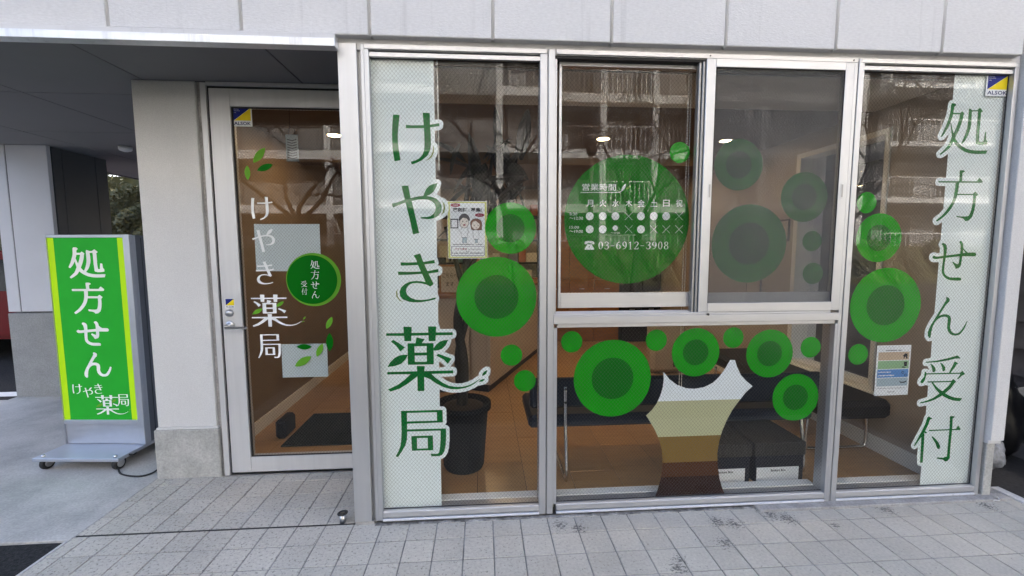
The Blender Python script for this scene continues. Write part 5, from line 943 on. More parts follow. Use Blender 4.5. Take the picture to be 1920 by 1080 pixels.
for ix, (sx_, sy_) in enumerate(((.035, q_.y+.05), (wS-.05, q_.y+.05), (.035, DS+.05), (wS-.05, DS+.05))):
    bm = bmesh.new(); lathe(bm, [(.040, -.014), (.043, -.008), (.043, .008), (.040, .014)], (sx_, sy_, .043), 24, 'x')
    ca = obj('castor', bm, M['rubber'], sg)
    bm = bmesh.new(); lathe(bm, [(.026, -.0165), (.026, .0165)], (sx_, sy_, .043), 20, 'x'); obj('hub', bm, M['steel'], ca)
    bm = bmesh.new(); box(bm, sx_-.020, sx_-.017, sy_-.02, sy_+.02, .035, .0719); box(bm, sx_+.017, sx_+.020, sy_-.02, sy_+.02, .035, .0719); box(bm, sx_-.020, sx_+.020, sy_-.02, sy_+.02, .0665, .0718); obj('fork', bm, M['steel'], ca)
    bm = bmesh.new(); lathe(bm, [(.012, 0), (.012, .006), (.008, .011), (.003, .012)], (sx_, sy_-.02, .0957), 12); obj('bolt', bm, M['chrome'], sg)
# power cord
cpts = [ground(212, 866), ground(219, 876), ground(224, 887), ground(236, 893), ground(262, 895), ground(285, 889), ground(300, 880)]
P3 = [(wS*0+frt[0]-.02, frt[1]-.06, .066), (frt[0]+.004, frt[1]-.13, .085), (cpts[0][0]+.03, cpts[0][1], .075), (cpts[1][0]+.012, cpts[1][1], .03)]+[(x, y, .007) for x, y in cpts[2:]]+[(-2.06, 3.02, .007), (-2.0, 3.4, .007)]
def smooth(P, n=7):
    P = [Vector(p) for p in P]; Q_ = [2*P[0]-P[1]]+P+[2*P[-1]-P[-2]]; out = []
    for i in range(1, len(Q_)-2):
        a, b, c, d = Q_[i-1:i+3]
        for k in range(n):
            t = k/n; out.append(.5*((2*b)+(-a+c)*t+(2*a-5*b+4*c-d)*t*t+(-a+3*b-3*c+d)*t**3))
    return out+[P[-1]]
P3 = [p for p in P3 if not (p[0] > -2.135 and p[1] > 2.825)] + [(-2.15, 2.92, .007), (-2.16, 3.05, .007), (-2.2, 3.3, .007)]
bm = bmesh.new(); tube(bm, smooth(P3), .0055, 8); tag(obj('power_cord', bm, M['rubber']), 'black power cord looping from the sign base to the porch column', 'cord')

# ------------------------------------------------------------------ carport end: far column, hedge, cars, ceiling lamp
fc = thing('far_column', 'broad pale column with a grey concrete foot at the far left of the carport', 'column')
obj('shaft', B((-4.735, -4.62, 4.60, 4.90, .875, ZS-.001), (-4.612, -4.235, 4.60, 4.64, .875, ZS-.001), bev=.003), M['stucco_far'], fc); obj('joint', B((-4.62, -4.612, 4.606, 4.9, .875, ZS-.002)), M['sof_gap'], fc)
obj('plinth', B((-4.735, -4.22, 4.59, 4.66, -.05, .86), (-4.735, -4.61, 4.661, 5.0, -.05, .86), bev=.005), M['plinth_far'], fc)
obj('paper_note', B((-4.30, -4.285, 4.595, 4.598, 1.0, 1.62)), M['paper'], fc)
sw_ = thing('service_wall', 'dark metal clad service wall running back behind the far column', 'wall')
for a, b in ((4.665, 4.76), (4.766, 5.14), (5.146, 5.29)):
    obj('metal_panel', B((-4.6, -4.245, a, b, 0, ZS-.001), bev=.003), M['dark_metal'], sw_)
cl_ = bmesh.new(); lathe(cl_, [(.055, 0), (.055, -.025), (.048, -.04), (.02, -.05), (.004, -.051)], (-3.52, 4.62, ZS), 24)
tag(obj('ceiling_lamp', cl_, M['paint']), 'small white dome lamp under the carport ceiling', 'lamp')
obj('carport_beam', B((-4.95, -1.9, 8.02, 8.25, 2.44, ZS+.1)), M['soffit'], bld); obj('edge_beam', B((-4.965, -4.932, 2.28, 8.25, 2.50, 3.4)), M['dark_metal'], bld)
# hedge
def leaves(bm, n, fn, s):
    for _ in range(n):
        p, nn = fn(); a = Vector((random.gauss(0, 1), random.gauss(0, 1), random.gauss(0, 1))).normalized(); b = a.cross(nn+Vector((.01, .02, .03))).normalized()
        L_ = s*random.uniform(.7, 1.4); v = [bm.verts.new(p+q) for q in (-a*L_*.5, b*L_*.28, a*L_*.5, -b*L_*.28)]; bm.faces.new(v)
hg = thing('hedge', 'tall dark green hedge with yellowish tips beyond the carport', 'hedge')
bm = bmesh.new()
def hf():
    x = random.uniform(-11, -4.5); z = random.uniform(.1, 3.05+.2*math.sin(x*3)+.12*math.sin(x*7.3)); y = 9.2+.22*math.sin(x*5+z*4)+.15*math.sin(x*11-z*9)+abs(random.gauss(0, .16))
    return Vector((x, y, z)), Vector((0, -1, .4))
leaves(bm, 26000, hf, .085); c_ = obj('foliage', bm, M['hedge_leaf'], hg); c_['kind'] = 'stuff'
bm = bmesh.new()
for i in range(14): tube(bm, [(-10.8+i*.48, 9.65, -.1), (-10.75+i*.48, 9.7, 3.0)], [.04, .02], 6)
obj('stems', bm, M['bark'], hg); obj('hedge_backing', B((-11, -4.5, 9.55, 9.6, 0, 3.0)), M['hedge_leaf'], hg)  # solid backing added so no bright sky shows between the leaves
def car(name, label, loc, m, L_=4.2, Wd=1.7, Hh=1.5, flip=1, van=False):
    t = thing(name, label, 'car', loc=loc)
    f = flip
    if van: prof = [(-L_/2, .35), (-L_/2+.02, .8), (-L_/2+.35, 1.0), (-L_/2+1.0, Hh*.97), (-L_/2+1.25, Hh), (L_/2-.15, Hh), (L_/2, Hh-.4), (L_/2, .35)]
    else: prof = [(-L_/2, .3), (-L_/2+.05, .72), (-L_/2+1.1, .92), (-L_/2+1.75, Hh-.04), (-L_/2+2.1, Hh), (L_/2-1.0, Hh), (L_/2-.25, .98), (L_/2, .85), (L_/2, .3)]
    prof = [(x*f, z) for x, z in prof]; 
    bm = bmesh.new(); prism(bm, prof, -Wd/2, Wd/2); bmesh.ops.bevel(bm, geom=list(bm.edges), offset=.06, segments=2, affect='EDGES'); obj('body', bm, M[m], t)
    w0 = -L_/2+(.52 if van else 1.28); wz = 1.02 if van else .96
    for s in (-1, 1):
        bm = bmesh.new(); q = [(x*f, z) for x, z in ((w0+.12, wz), (w0+.62, Hh-.12), (L_/2-(.2 if van else 1.05), Hh-.12), (L_/2-(.15 if van else .45), wz))]; prism(bm, q, s*(Wd/2+.001), s*(Wd/2+.006)); obj('side_window', bm, M['car_glass'], t)
    bm = bmesh.new(); a = (w0*f, wz+.02); b = ((w0+.5)*f, Hh-.10)
    v = [bm.verts.new(p) for p in ((a[0]-.02*f, -Wd/2+.12, a[1]), (a[0]-.02*f, Wd/2-.12, a[1]), (b[0]-.02*f, Wd/2-.18, b[1]), (b[0]-.02*f, -Wd/2+.18, b[1]))]; bm.faces.new(v); obj('windscreen', bm, M['car_glass'], t)
    for sx_ in (-1, 1):
        for s in (-1, 1):
            bm = bmesh.new(); lathe(bm, [(.30, -.1), (.32, -.08), (.32, .08), (.30, .1)], (sx_*L_*.31, s*(Wd/2-.1), .32), 24, 'y'); w = obj('wheel', bm, M['rubber'], t)
            bm = bmesh.new(); lathe(bm, [(.18, -.108), (.18, .108)], (sx_*L_*.31, s*(Wd/2-.1), .32), 16, 'y'); obj('rim', bm, M['steel'], w)
    for s in (-1, 1):
        bm = bmesh.new(); box(bm, min(-L_/2*f-.01*f, -L_/2*f+.05*f), max(-L_/2*f-.01*f, -L_/2*f+.05*f), s*Wd*.36-.12, s*Wd*.36+.12, .62, .74, .01); obj('headlight', bm, M['chrome'], t)
    return t
car('parked_car', 'dark red car parked behind the far left column', (-7.0, 7.0, -.01), 'red_car')
car('parked_van', 'white van parked behind the sign and porch column', (-2.75, 7.3, -.01), 'white_car', 4.0, 1.6, 1.86, 1, True)

# ------------------------------------------------------------------ right edge: alley with siding, bags, paper
nb = thing('neighbour_wall', 'dark grey clapboard wall of the next building across the narrow alley', 'wall')
obj('wall_core', B((3.93, 6, 1.9, 12, -.1, 8)), M['siding'], nb)
for i in range(18):
    bm = bmesh.new(); z = -.05+i*.2
    v = [bm.verts.new(p) for p in ((3.905, 1.9, z), (3.905, 12, z), (3.925, 12, z+.196), (3.925, 1.9, z+.196), (3.93, 1.9, z), (3.93, 12, z), (3.93, 12, z+.196), (3.93, 1.9, z+.196))]
    for q in ((0, 1, 2, 3), (4, 7, 6, 5), (0, 4, 5, 1), (3, 2, 6, 7), (0, 3, 7, 4), (1, 5, 6, 2)): bm.faces.new([v[k] for k in q])
    obj('clapboard', bm, M['siding'], nb)
def blob(name, c, s, m, label, cat, seed=0, amp=.12):
    random.seed(seed); bm = bmesh.new(); bmesh.ops.create_icosphere(bm, subdivisions=4, radius=1)
    from mathutils import noise
    for v in bm.verts:
        d = noise.noise(v.co*1.7+Vector((seed, 0, 0)))*amp*2+noise.noise(v.co*5+Vector((0, seed, 0)))*amp*.5
        top = max(0, v.co.z-.6)*1.1
        k = (1+d)*(1-top*.6)
        v.co = Vector((c[0]+v.co.x*s[0]*k, c[1]+v.co.y*s[1]*k, max(c[2]+v.co.z*s[2]*(1+d)+top*s[2]*.5, -.044)))
    for f in bm.faces: f.smooth = True
    return tag(obj(name, bm, M[m]), label, cat)
blob('trash_bag', (3.74, 2.86, .27), (.20, .20, .36), 'bag', 'tall black bin bag leaning in the alley at the right edge', 'bag', 3)
blob('plastic_bag', (3.235, 2.46, .175), (.085, .08, .115), 'clear_bag', 'small crumpled clear plastic bag beside the end column foot', 'bag', 5, .2)
bm = bmesh.new(); xa_, za_ = at(1890, 790, 2.7); xb_, zb2 = at(1901, 728, 2.7)
for i in range(4):
    x0 = xa_-.06+i*.045; v = [bm.verts.new(p) for p in ((x0, 2.70+.012*(i % 2), za_), (x0+.045, 2.70+.012*((i+1) % 2), za_), (x0+.047, 2.70+.012*((i+1) % 2), zb2+.01*(i % 2)), (x0, 2.70+.012*(i % 2), zb2))]; bm.faces.new(v)
bmesh.ops.solidify(bm, geom=list(bm.faces), thickness=.003)
pn = tag(obj('paper_notice', bm, M['kerb']), 'crinkled printed paper standing between the end column and the black bag', 'paper')
kx, ky = ground(1890, 925)
st(obj('kerb', B((3.125, 3.178, 1.2, 2.33, -.11, .012), bev=.004), M['kerb']))
bm = bmesh.new(); hx2, hy2 = ground(1869, 940)
tube(bm, smooth([(hx2-.02, hy2, .0), (hx2-.018, hy2, .008), (hx2, hy2-.01, .012), (hx2+.012, hy2, .016), (hx2+.004, hy2+.01, .024), (hx2-.008, hy2+.004, .022)]), .0035, 8)
tag(obj('eye_hook', bm, M['steel']), 'small bent steel hook lying on the paving by the end column', 'hook')

# ------------------------------------------------------------------ shop interior
FZ = .03
flo = st(thing('floor', None, None))
obj('floor_bed', B((-.57, 2.80, 2.405, 8.0, -.09, FZ-.004), (-1.85, -.571, 2.93, 8, -.091, FZ-.0041)), M['floor_gap'], flo)
f0 = obj('floor_board', B((0, .2965, 0, .8965, -.012, 0), bev=.001), M['floor_wood'], flo); ff = True
for i in range(16):
    off = (i*.37) % .9
    for j in range(-1, 6):
        x = -1.84+i*.30; y = 2.41+j*.9+off; d = 1
        lo = 2.93 if x < -.70 else 2.41
        y0_, y1_ = max(y, lo), min(y+.8965, 7.1)
        if y1_-y0_ < .05 or x > 2.78: continue
        w = min(1, (2.80-x)/.2965)
        if ff: o = f0; ff = False
        else: o = f0.copy(); COL.objects.link(o); o.parent = flo
        o.location = (x, y0_, FZ); o.scale = (w, (y1_-y0_)/.8965, 1)
rw = 2.81
wy0, wy1, wz0, wz1 = 2.84, 3.72, .455, 2.31
iw = st(thing('interior_walls', None, None))
obj('right_wall', B((rw, 2.955, 2.41, wy0, FZ-.03, 2.47), (rw, 2.955, wy1, 7.2, FZ-.03, 2.47), (rw, 2.955, wy0, wy1, FZ-.03, wz0), (rw, 2.955, wy0, wy1, wz1, 2.47)), M['in_wall'], iw)
obj('back_wall', B((-1.9, rw-.001, 7.1, 7.2, 0, 2.47)), M['in_wall'], iw)
obj('left_wall', B((-1.9, -1.80, 2.95, 7.1, 0, 2.47)), M['in_wall_brown'], iw)
obj('skirting', B((rw-.010, rw-.0005, 2.42, 7.09, FZ, FZ+.11), (-1.7995, -1.79, 2.96, 7.09, FZ, FZ+.10), (-1.78, 2.79, 7.088, 7.0995, FZ, FZ+.1)), M['in_white'], iw)
obj('window_reveal_wall', B((-.604, -.575, 2.61, 2.95, 0, 2.47)), M['in_wall'], iw)
ce = st(thing('ceiling', None, None))
obj('ceiling_board', B((-1.9, 2.95, 2.95, 7.2, 2.46, 2.50), (-.6, 2.95, 2.40, 2.9495, 2.4605, 2.50)), M['in_ceil'], ce)
obj('blind_recess', B((-.60, 2.80, 2.42, 2.98, 2.452, 2.4595)), M['in_white'], ce)
obj('ceiling_beam', B((-1.9, 2.81, 4.42, 4.60, 2.34, 2.4595)), M['in_ceil'], ce)
# wall window
ww = thing('side_window', 'white framed side window on the right wall of the shop looking to dark siding', 'window')
obj('frame', B((rw-.012, 2.95, wy0, wy0+.035, wz0, wz1), (rw-.012, 2.95, wy1-.05, wy1, wz0, wz1), (rw-.010, 2.95, wy0+.0355, wy1-.0505, wz1-.04, wz1), (rw-.010, 2.95, wy0+.0355, wy1-.0505, wz0, wz0+.03), (rw+.03, 2.95, 3.25, 3.285, wz0+.031, wz1-.041)), M['in_white'], ww)
obj('sill', B((rw-.05, 2.95, wy0-.03, wy1+.03, wz0-.03, wz0-.001), bev=.003), M['in_white'], ww)
obj('pane', B((2.90, 2.905, wy0+.035, wy1-.05, wz0+.03, wz1-.04)), M['glass'], ww)
# roller blind chain by the serving window
bc = thing('blind_chain', 'white bead chain of a roller blind hanging beside the serving window', 'blind chain')
x_, z_ = at(1287, 300, 2.36)
bm = bmesh.new(); tube(bm, [(x_, 2.36, .30), (x_, 2.36, 2.44)], .0007, 4); tube(bm, [(x_+.014, 2.36, .30), (x_+.014, 2.36, 2.44)], .0007, 4); obj('cord', bm, M['bead'], bc)
bm = bmesh.new(); z = .32
while z < 2.42:
    for xx in (x_, x_+.014): bmesh.ops.create_cube(bm, size=.0036, matrix=Matrix.Translation((xx, 2.36, z)))
    z += .0085
tag(obj('beads', bm, M['bead'], bc), kind='stuff')
# second blind cord seen in the first window
bm = bmesh.new(); x2, _ = at(821, 200, 2.33); tube(bm, [(x2, 2.33, 1.9), (x2, 2.33, 2.45)], .0035, 8); obj('cord', bm, M['bead'], thing('roller_cord', 'pale blind cord hanging at the right edge of the left banner', 'blind cord'))
# downlights
def downlight(x, y, lab, e=.75):
    t = thing('downlight', lab, 'ceiling light', 'round warm ceiling downlights', loc=(x, y, 2.459))
    bm = bmesh.new(); lathe(bm, [(.062, 0), (.062, -.004), (.052, -.0045), (.052, -.0005)], (0, 0, 0), 28); obj('rim', bm, M['in_white'], t)
    bm = bmesh.new(); lathe(bm, [(.05, -.006), (.05, -.0048)], (0, 0, 0), 24); obj('diffuser', bm, M['lamp'], t)
    l = bpy.data.lights.new('downlight_glow', 'AREA'); l.shape = 'DISK'; l.size = .10; l.energy = e; l.color = (1, .70, .38)
    lo = bpy.data.objects.new('downlight_glow', l); COL.objects.link(lo); lo.parent = t; lo.location = (0, 0, -.012)
downlight(1.08, 3.85, 'warm ceiling downlight nearest the hours disc, left of the front pair'); downlight(2.21, 3.85, 'warm ceiling downlight seen at the top left of the insect screen')
downlight(1.10, 5.15, 'warm rear downlight seen left of the hours disc top'); downlight(2.23, 5.10, 'warm rear downlight seen right of the hours disc top')
downlight(-1.25, 3.86, 'warm ceiling downlight seen through the entrance door'); downlight(-.05, 5.12, 'warm rear downlight above the counter')
downlight(.0, 6.4, 'warm downlight at the back of the shop above the cabinets')

# reception counter
ctr = thing('reception_counter', 'beige reception counter with a dark kick board running back from the plant', 'counter', loc=(.073, 4.256, FZ), rz=math.atan2(5.896-4.256, .78-.073))
obj('front_panel', B((0, 2.3, .0, .04, .08, .98), bev=.003), M['counter'], ctr); obj('end_panel', B((-.0, .04, .0405, .62, .08, .98), bev=.003), M['counter'], ctr)
obj('kick_board', B((.02, 2.3, .03, .6, 0, .08)), M['black'], ctr); obj('worktop', B((-.03, 2.33, -.04, .66, .981, 1.015), bev=.004), M['cab_wood'], ctr)
for i in range(4): obj('leaflet_rack', B((.35+i*.24, .35+i*.24+.2, -.03, -.001, .55, .80), bev=.002), M['paper'] if i % 2 else M['p_green'], ctr)
c2 = thing('side_counter', 'second beige counter block behind the potted plant', 'counter')
obj('front_panel', B((-1.05, -.14, 4.30, 4.34, FZ+.06, 1.0), bev=.003), M['counter'], c2); obj('kick_board', B((-1.04, -.15, 4.32, 4.8, FZ, FZ+.06)), M['black'], c2); obj('worktop', B((-1.08, -.10, 4.26, 4.86, 1.001, 1.03), bev=.003), M['cab_wood'], c2)
fp = thing('framed_notice', 'small framed notice standing on the counter behind the left banner', 'notice')
x, z = at(832, 590, 4.4); obj('frame', B((-.44, -.22, 4.40, 4.42, 1.031, 1.33), bev=.004), M['wood'], fp); obj('sheet', B((-.42, -.24, 4.397, 4.3995, 1.05, 1.31)), M['counter'], fp)
text_mesh('こちらへ', -.405, 1.20, .045, 4.3955, 'ink', fp, .15); text_mesh('ます', -.37, 1.11, .045, 4.3955, 'ink', fp, .08)
# back of the shop
def cabinet(name, lab, x0, x1, y0, y1, z1, n, m, rows=2):
    t = thing(name, lab, 'cabinet'); obj('carcass', B((x0, x1, y0+.02, y1, FZ, z1)), M[m], t)
    w = (x1-x0)/n; hh = (z1-FZ)/rows
    for i in range(n):
        for j in range(rows):
            d = obj('cabinet_door', B((x0+i*w+.004, x0+(i+1)*w-.004, y0, y0+.0195, FZ+j*hh+.004, FZ+(j+1)*hh-.004), bev=.002), M[m], t)
            bm = bmesh.new(); tube(bm, [(x0+(i+.5)*w-.04, y0-.014, FZ+(j+.85)*hh), (x0+(i+.5)*w+.04, y0-.014, FZ+(j+.85)*hh)], .005, 6); obj('pull', bm, M['steel'], d)
    return t
cabinet('wood_cabinet', 'long brown wooden cabinet along the back wall', .95, 2.15, 6.6, 7.05, 2.0, 3, 'cab_wood')
cabinet('dark_cabinet', 'tall black cabinet beside the air purifier', 2.17, 2.78, 6.5, 7.05, 1.25, 2, 'blackvinyl')
sh = thing('medicine_shelf', 'tall dark shelving with medicine boxes behind the counter', 'shelf')
obj('side_board', B((-1.2, -1.17, 6.3, 6.7, FZ, 2.1), (.85, .88, 6.3, 6.7, FZ, 2.1)), M['blackvinyl'], sh)
random.seed(11)
for j in range(6): obj('shelf_board', B((-1.169, .849, 6.3, 6.7, .25+j*.34, .275+j*.34)), M['blackvinyl'], sh)
bxcol = [(n_, mat('packet_%s' % n_, c, .6)) for n_, c in (('cream', (.5, .46, .36)), ('teal', (.10, .22, .22)), ('rust', (.32, .10, .04)), ('slate', (.12, .13, .17)), ('white', (.55, .55, .52)))]
for j in range(2, 6):
    x = -.62
    while x < .80:
        w = random.uniform(.07, .17)
        if random.random() < .8:
            n_, m_ = random.choice(bxcol)
            tag(obj('medicine_box', B((x, x+w-.01, 6.33, 6.5, .276+j*.34, .276+j*.34+random.uniform(.10, .27))), m_), '%s medicine carton standing on the %s board of the dark shelving' % (n_, {2: 'lowest visible', 3: 'second', 4: 'third', 5: 'top'}[j]), 'box', 'medicine cartons on the shelving behind the counter')
        x += w
mo = thing('desk_monitor', 'black desk monitor on the counter behind the plant', 'monitor')
obj('screen_case', B((-.80, -.38, 4.55, 4.58, 1.12, 1.40), bev=.004), M['blackvinyl'], mo); obj('stand', B((-.62, -.56, 4.56, 4.60, 1.031, 1.12), (-.68, -.50, 4.50, 4.66, 1.0305, 1.04)), M['blackvinyl'], mo)
ap = thing('air_purifier', 'rounded beige air purifier on the floor behind the bench', 'air purifier')
bm = bmesh.new(); box(bm, 1.94, 2.36, 4.75, 4.95, FZ+.01, .66, .05); obj('body', bm, M['beige_plastic'], ap); obj('intake_grille', B((2.20, 2.34, 4.746, 4.7495, .12, .18)), M['black'], ap); obj('top_vent', B((1.99, 2.31, 4.78, 4.92, .661, .665)), M['black'], ap)
for a, b, c, lab in ((1465, 432, .10, 'small framed picture higher on the right wall of the shop'), (1412, 538, .12, 'small framed picture lower on the right wall of the shop')):
    r = ray(a, b); t = (rw-.012)/r.x; y = r.y*t; z = EYE+r.z*t
    pf = thing('wall_picture', lab, 'picture', 'small pictures on the shop wall'); obj('frame', B((rw-.012, rw-.0006, y-c, y+c, z-.10, z+.10), bev=.002), M['blackvinyl'], pf); obj('print', B((rw-.0135, rw-.0122, y-c+.015, y+c-.015, z-.085, z+.085)), M['beige_plastic'], pf)

# benches
def bench(name, lab, L_, loc, rz, m='navy', back=True):
    t = thing(name, lab, 'bench', 'waiting benches in the shop', loc=loc, rz=rz)
    bm = bmesh.new(); box(bm, 0, L_, .03, .50, .30, .385 if back else .43, .02 if back else .035); obj('seat', bm, M[m], t)
    if back: bm = bmesh.new(); box(bm, 0, L_, -.035, .02, .455, .645, .018); obj('backrest', bm, M[m], t)
    for x in (.22, L_-.16):
        bm = bmesh.new(); tube(bm, smooth(([(x, -.045, .60), (x, -.05, .40)] if back else [(x, .03, .31)])+[(x, -.075 if back else .015, .25), (x, -.10 if back else .01, .05), (x, -.07 if back else .04, .013), (x, .1, .012), (x, .42, .012), (x, .47, .04), (x, .47, .28)]), .0115, 10); fr_ = obj('leg_frame', bm, M['chrome'], t)
        bm = bmesh.new()
        for z in ((.50, .585) if back else ()): bb = bmesh.new(); lathe(bb, [(.008, -.012), (.008, .0)], (x, -.046, z), 10, 'y'); obj('bolt', bb, M['black'], fr_)
        bm.free()
    return t
bench('waiting_bench', 'long navy bench with chrome legs seen from behind the low window', 1.93, (.29, 2.63, FZ), 0)
bench('waiting_bench', 'black bench with chrome loop legs along the right wall', 1.6, (2.79, 2.62, FZ), math.pi/2, 'blackvinyl', False)
# storage boxes
def sbox(x0, x1, lab):
    t = thing('storage_box', lab, 'storage box', 'black lidded storage boxes under the bench')
    obj('box_body', B((x0+.008, x1-.008, 2.452, 2.80, FZ, .20), bev=.002), M['boxbody'], t)
    obj('lid', B((x0, x1, 2.446, 2.81, .20, .285), bev=.003), M['boxlid'], t)
    obj('white_label', B((x0+.02, x1-.04, 2.449, 2.4515, FZ+.002, .125)), M['paper'], t)
    text_mesh('Bankers Box.', x0+.11, .098, .016, 2.4478, 'ink', t, .10, 'lettering', bold=.02)
sbox(1.33, 1.655, 'black lidded storage box half hidden by the trunk graphic'); sbox(1.672, 2.005, 'black lidded storage box at the right end under the bench')
# potted plant
pp = thing('potted_plant', 'tall dark leafed rubber plant in a black tub behind the first window', 'plant', loc=(-.135, 2.80, FZ))
bm = bmesh.new(); lathe(bm, [(.125, 0), (.135, .02), (.165, .40), (.185, .405), (.185, .44), (.17, .445), (.165, .42), (.01, .41)], (0, 0, 0), 40); obj('tub', bm, M['pot'], pp)
bm = bmesh.new(); lathe(bm, [(.162, .412), (.1, .425), (.01, .43)], (0, 0, 0), 24); obj('soil', bm, M['soil'], pp)
bm = bmesh.new()
stem = lambda *p: smooth([Vector(q) for q in p], 6)
s1 = stem((-.01, .0, .40), (.005, .0, .70), (-.03, .02, 1.0), (.03, .0, 1.3), (.02, .03, 1.6), (.06, .0, 1.95)); tube(bm, s1, [.040-.026*i/len(s1) for i in range(len(s1))], 10)
s2 = stem((-.01, .02, .40), (-.03, .03, .75), (.03, .02, 1.05), (-.03, .03, 1.35), (-.10, .03, 1.6)); tube(bm, s2, [.030-.018*i/len(s2) for i in range(len(s2))], 10)
s3 = stem((.03, .0, 1.3), (.14, .02, 1.5), (.22, .05, 1.85)); tube(bm, s3, [.014-.006*i/len(s3) for i in range(len(s3))], 8)
s4 = stem((.01, .01, 1.2), (.10, .10, 1.45), (.05, .16, 1.75)); tube(bm, s4, [.014-.006*i/len(s4) for i in range(len(s4))], 8)
obj('stem', bm, M['ficus_stem'], pp)
def leaf_mesh(bm, base, d, L_, Wl, droop=.35):
    base = Vector(base); d = Vector(d).normalized(); side = d.cross(Vector((0, 0, 1)))
    if side.length < .05: side = Vector((1, 0, 0))
    side.normalize(); n_ = side.cross(d).normalized(); rows = []
    for k in range(9):
        t = k/8; w = Wl*math.sin(math.pi*min(1, .04+t*.96))**.75*(1-.25*t); c = base+d*L_*t-Vector((0, 0, 1))*droop*L_*t*t
        rows.append([bm.verts.new(c-side*w+n_*w*.25), bm.verts.new(c), bm.verts.new(c+side*w+n_*w*.25)])
    for a, b in zip(rows, rows[1:]):
        for i in (0, 1): f = bm.faces.new((a[i], a[i+1], b[i+1], b[i])); f.smooth = True
# leaves: photo points of tip and base on the plant's own depth
random.seed(5)
LV = [((880, 250), (893, 385), .075), ((972, 205), (985, 152), .0), ((905, 300), (880, 405), .07), ((930, 255), (915, 400), .055), ((850, 330), (905, 400), .05), ((835, 395), (890, 345), .05), ((955, 300), (925, 390), .06), ((985, 330), (950, 300), .04), ((975, 240), (968, 330), .045),
      ((990, 200), (978, 300), .045), ((928, 195), (935, 300), .03), ((870, 425), (905, 350), .06), ((905, 445), (890, 350), .07), ((935, 430), (905, 340), .07), ((845, 430), (880, 370), .05), ((960, 370), (930, 320), .05), ((975, 280), (940, 350), .04), ((850, 470), (870, 400), .05), ((890, 400), (930, 340), .07), ((925, 350), (870, 330), .06), ((860, 350), (900, 300), .06), ((947, 395), (985, 350), .035)]
for i in range(26):
    bu, bv = random.gauss(915, 22), random.uniform(300, 420); an = random.uniform(-2.9, -.2) if i % 3 else random.uniform(.4, 2.7)
    LV.append(((bu+math.cos(an)*random.uniform(50, 80), bv+math.sin(an)*random.uniform(50, 85)), (bu, bv), random.uniform(.045, .065)))
for i, (a, b, w) in enumerate(LV):
    if w == 0: continue
    Yd = 2.80+.22*random.uniform(-.6, 1)
    xa_, za_ = at(*b, Yd); xb_, zb_ = at(*a, Yd+random.uniform(-.1, .1))
    bm = bmesh.new(); d = Vector((xb_-xa_, random.uniform(-.08, .08), zb_-za_)); leaf_mesh(bm, (xa_+.135, Yd-2.80, za_-FZ), d+Vector((0, 0, .12*d.length)), d.length*1.15, w*1.25, .15)
    bmesh.ops.solidify(bm, geom=list(bm.faces), thickness=.0012); obj('leaf', bm, M['ficus'], pp)
# entrance mat, yellow strip, small bin
dm = tag(obj('door_mat', B((-1.50, -.62, 3.17, 3.80, FZ+.0005, FZ+.012), bev=.003), M['mat_dark']), 'dark grey entrance mat on the floor inside the door', 'mat')
x, y = ground(595, 850, FZ); tag(obj('yellow_strip', B((x-.16, x+.14, y-.022, y+.022, FZ+.0005, FZ+.003)), M['yellow']), 'yellow warning strip on the floor just inside the door', 'floor strip')
bm = bmesh.new(); box(bm, -1.60, -1.52, 3.30, 3.50, FZ, FZ+.15, .02); tag(obj('waste_bin', bm, M['blackvinyl']), 'small black box on the floor at the left inside the door', 'box')

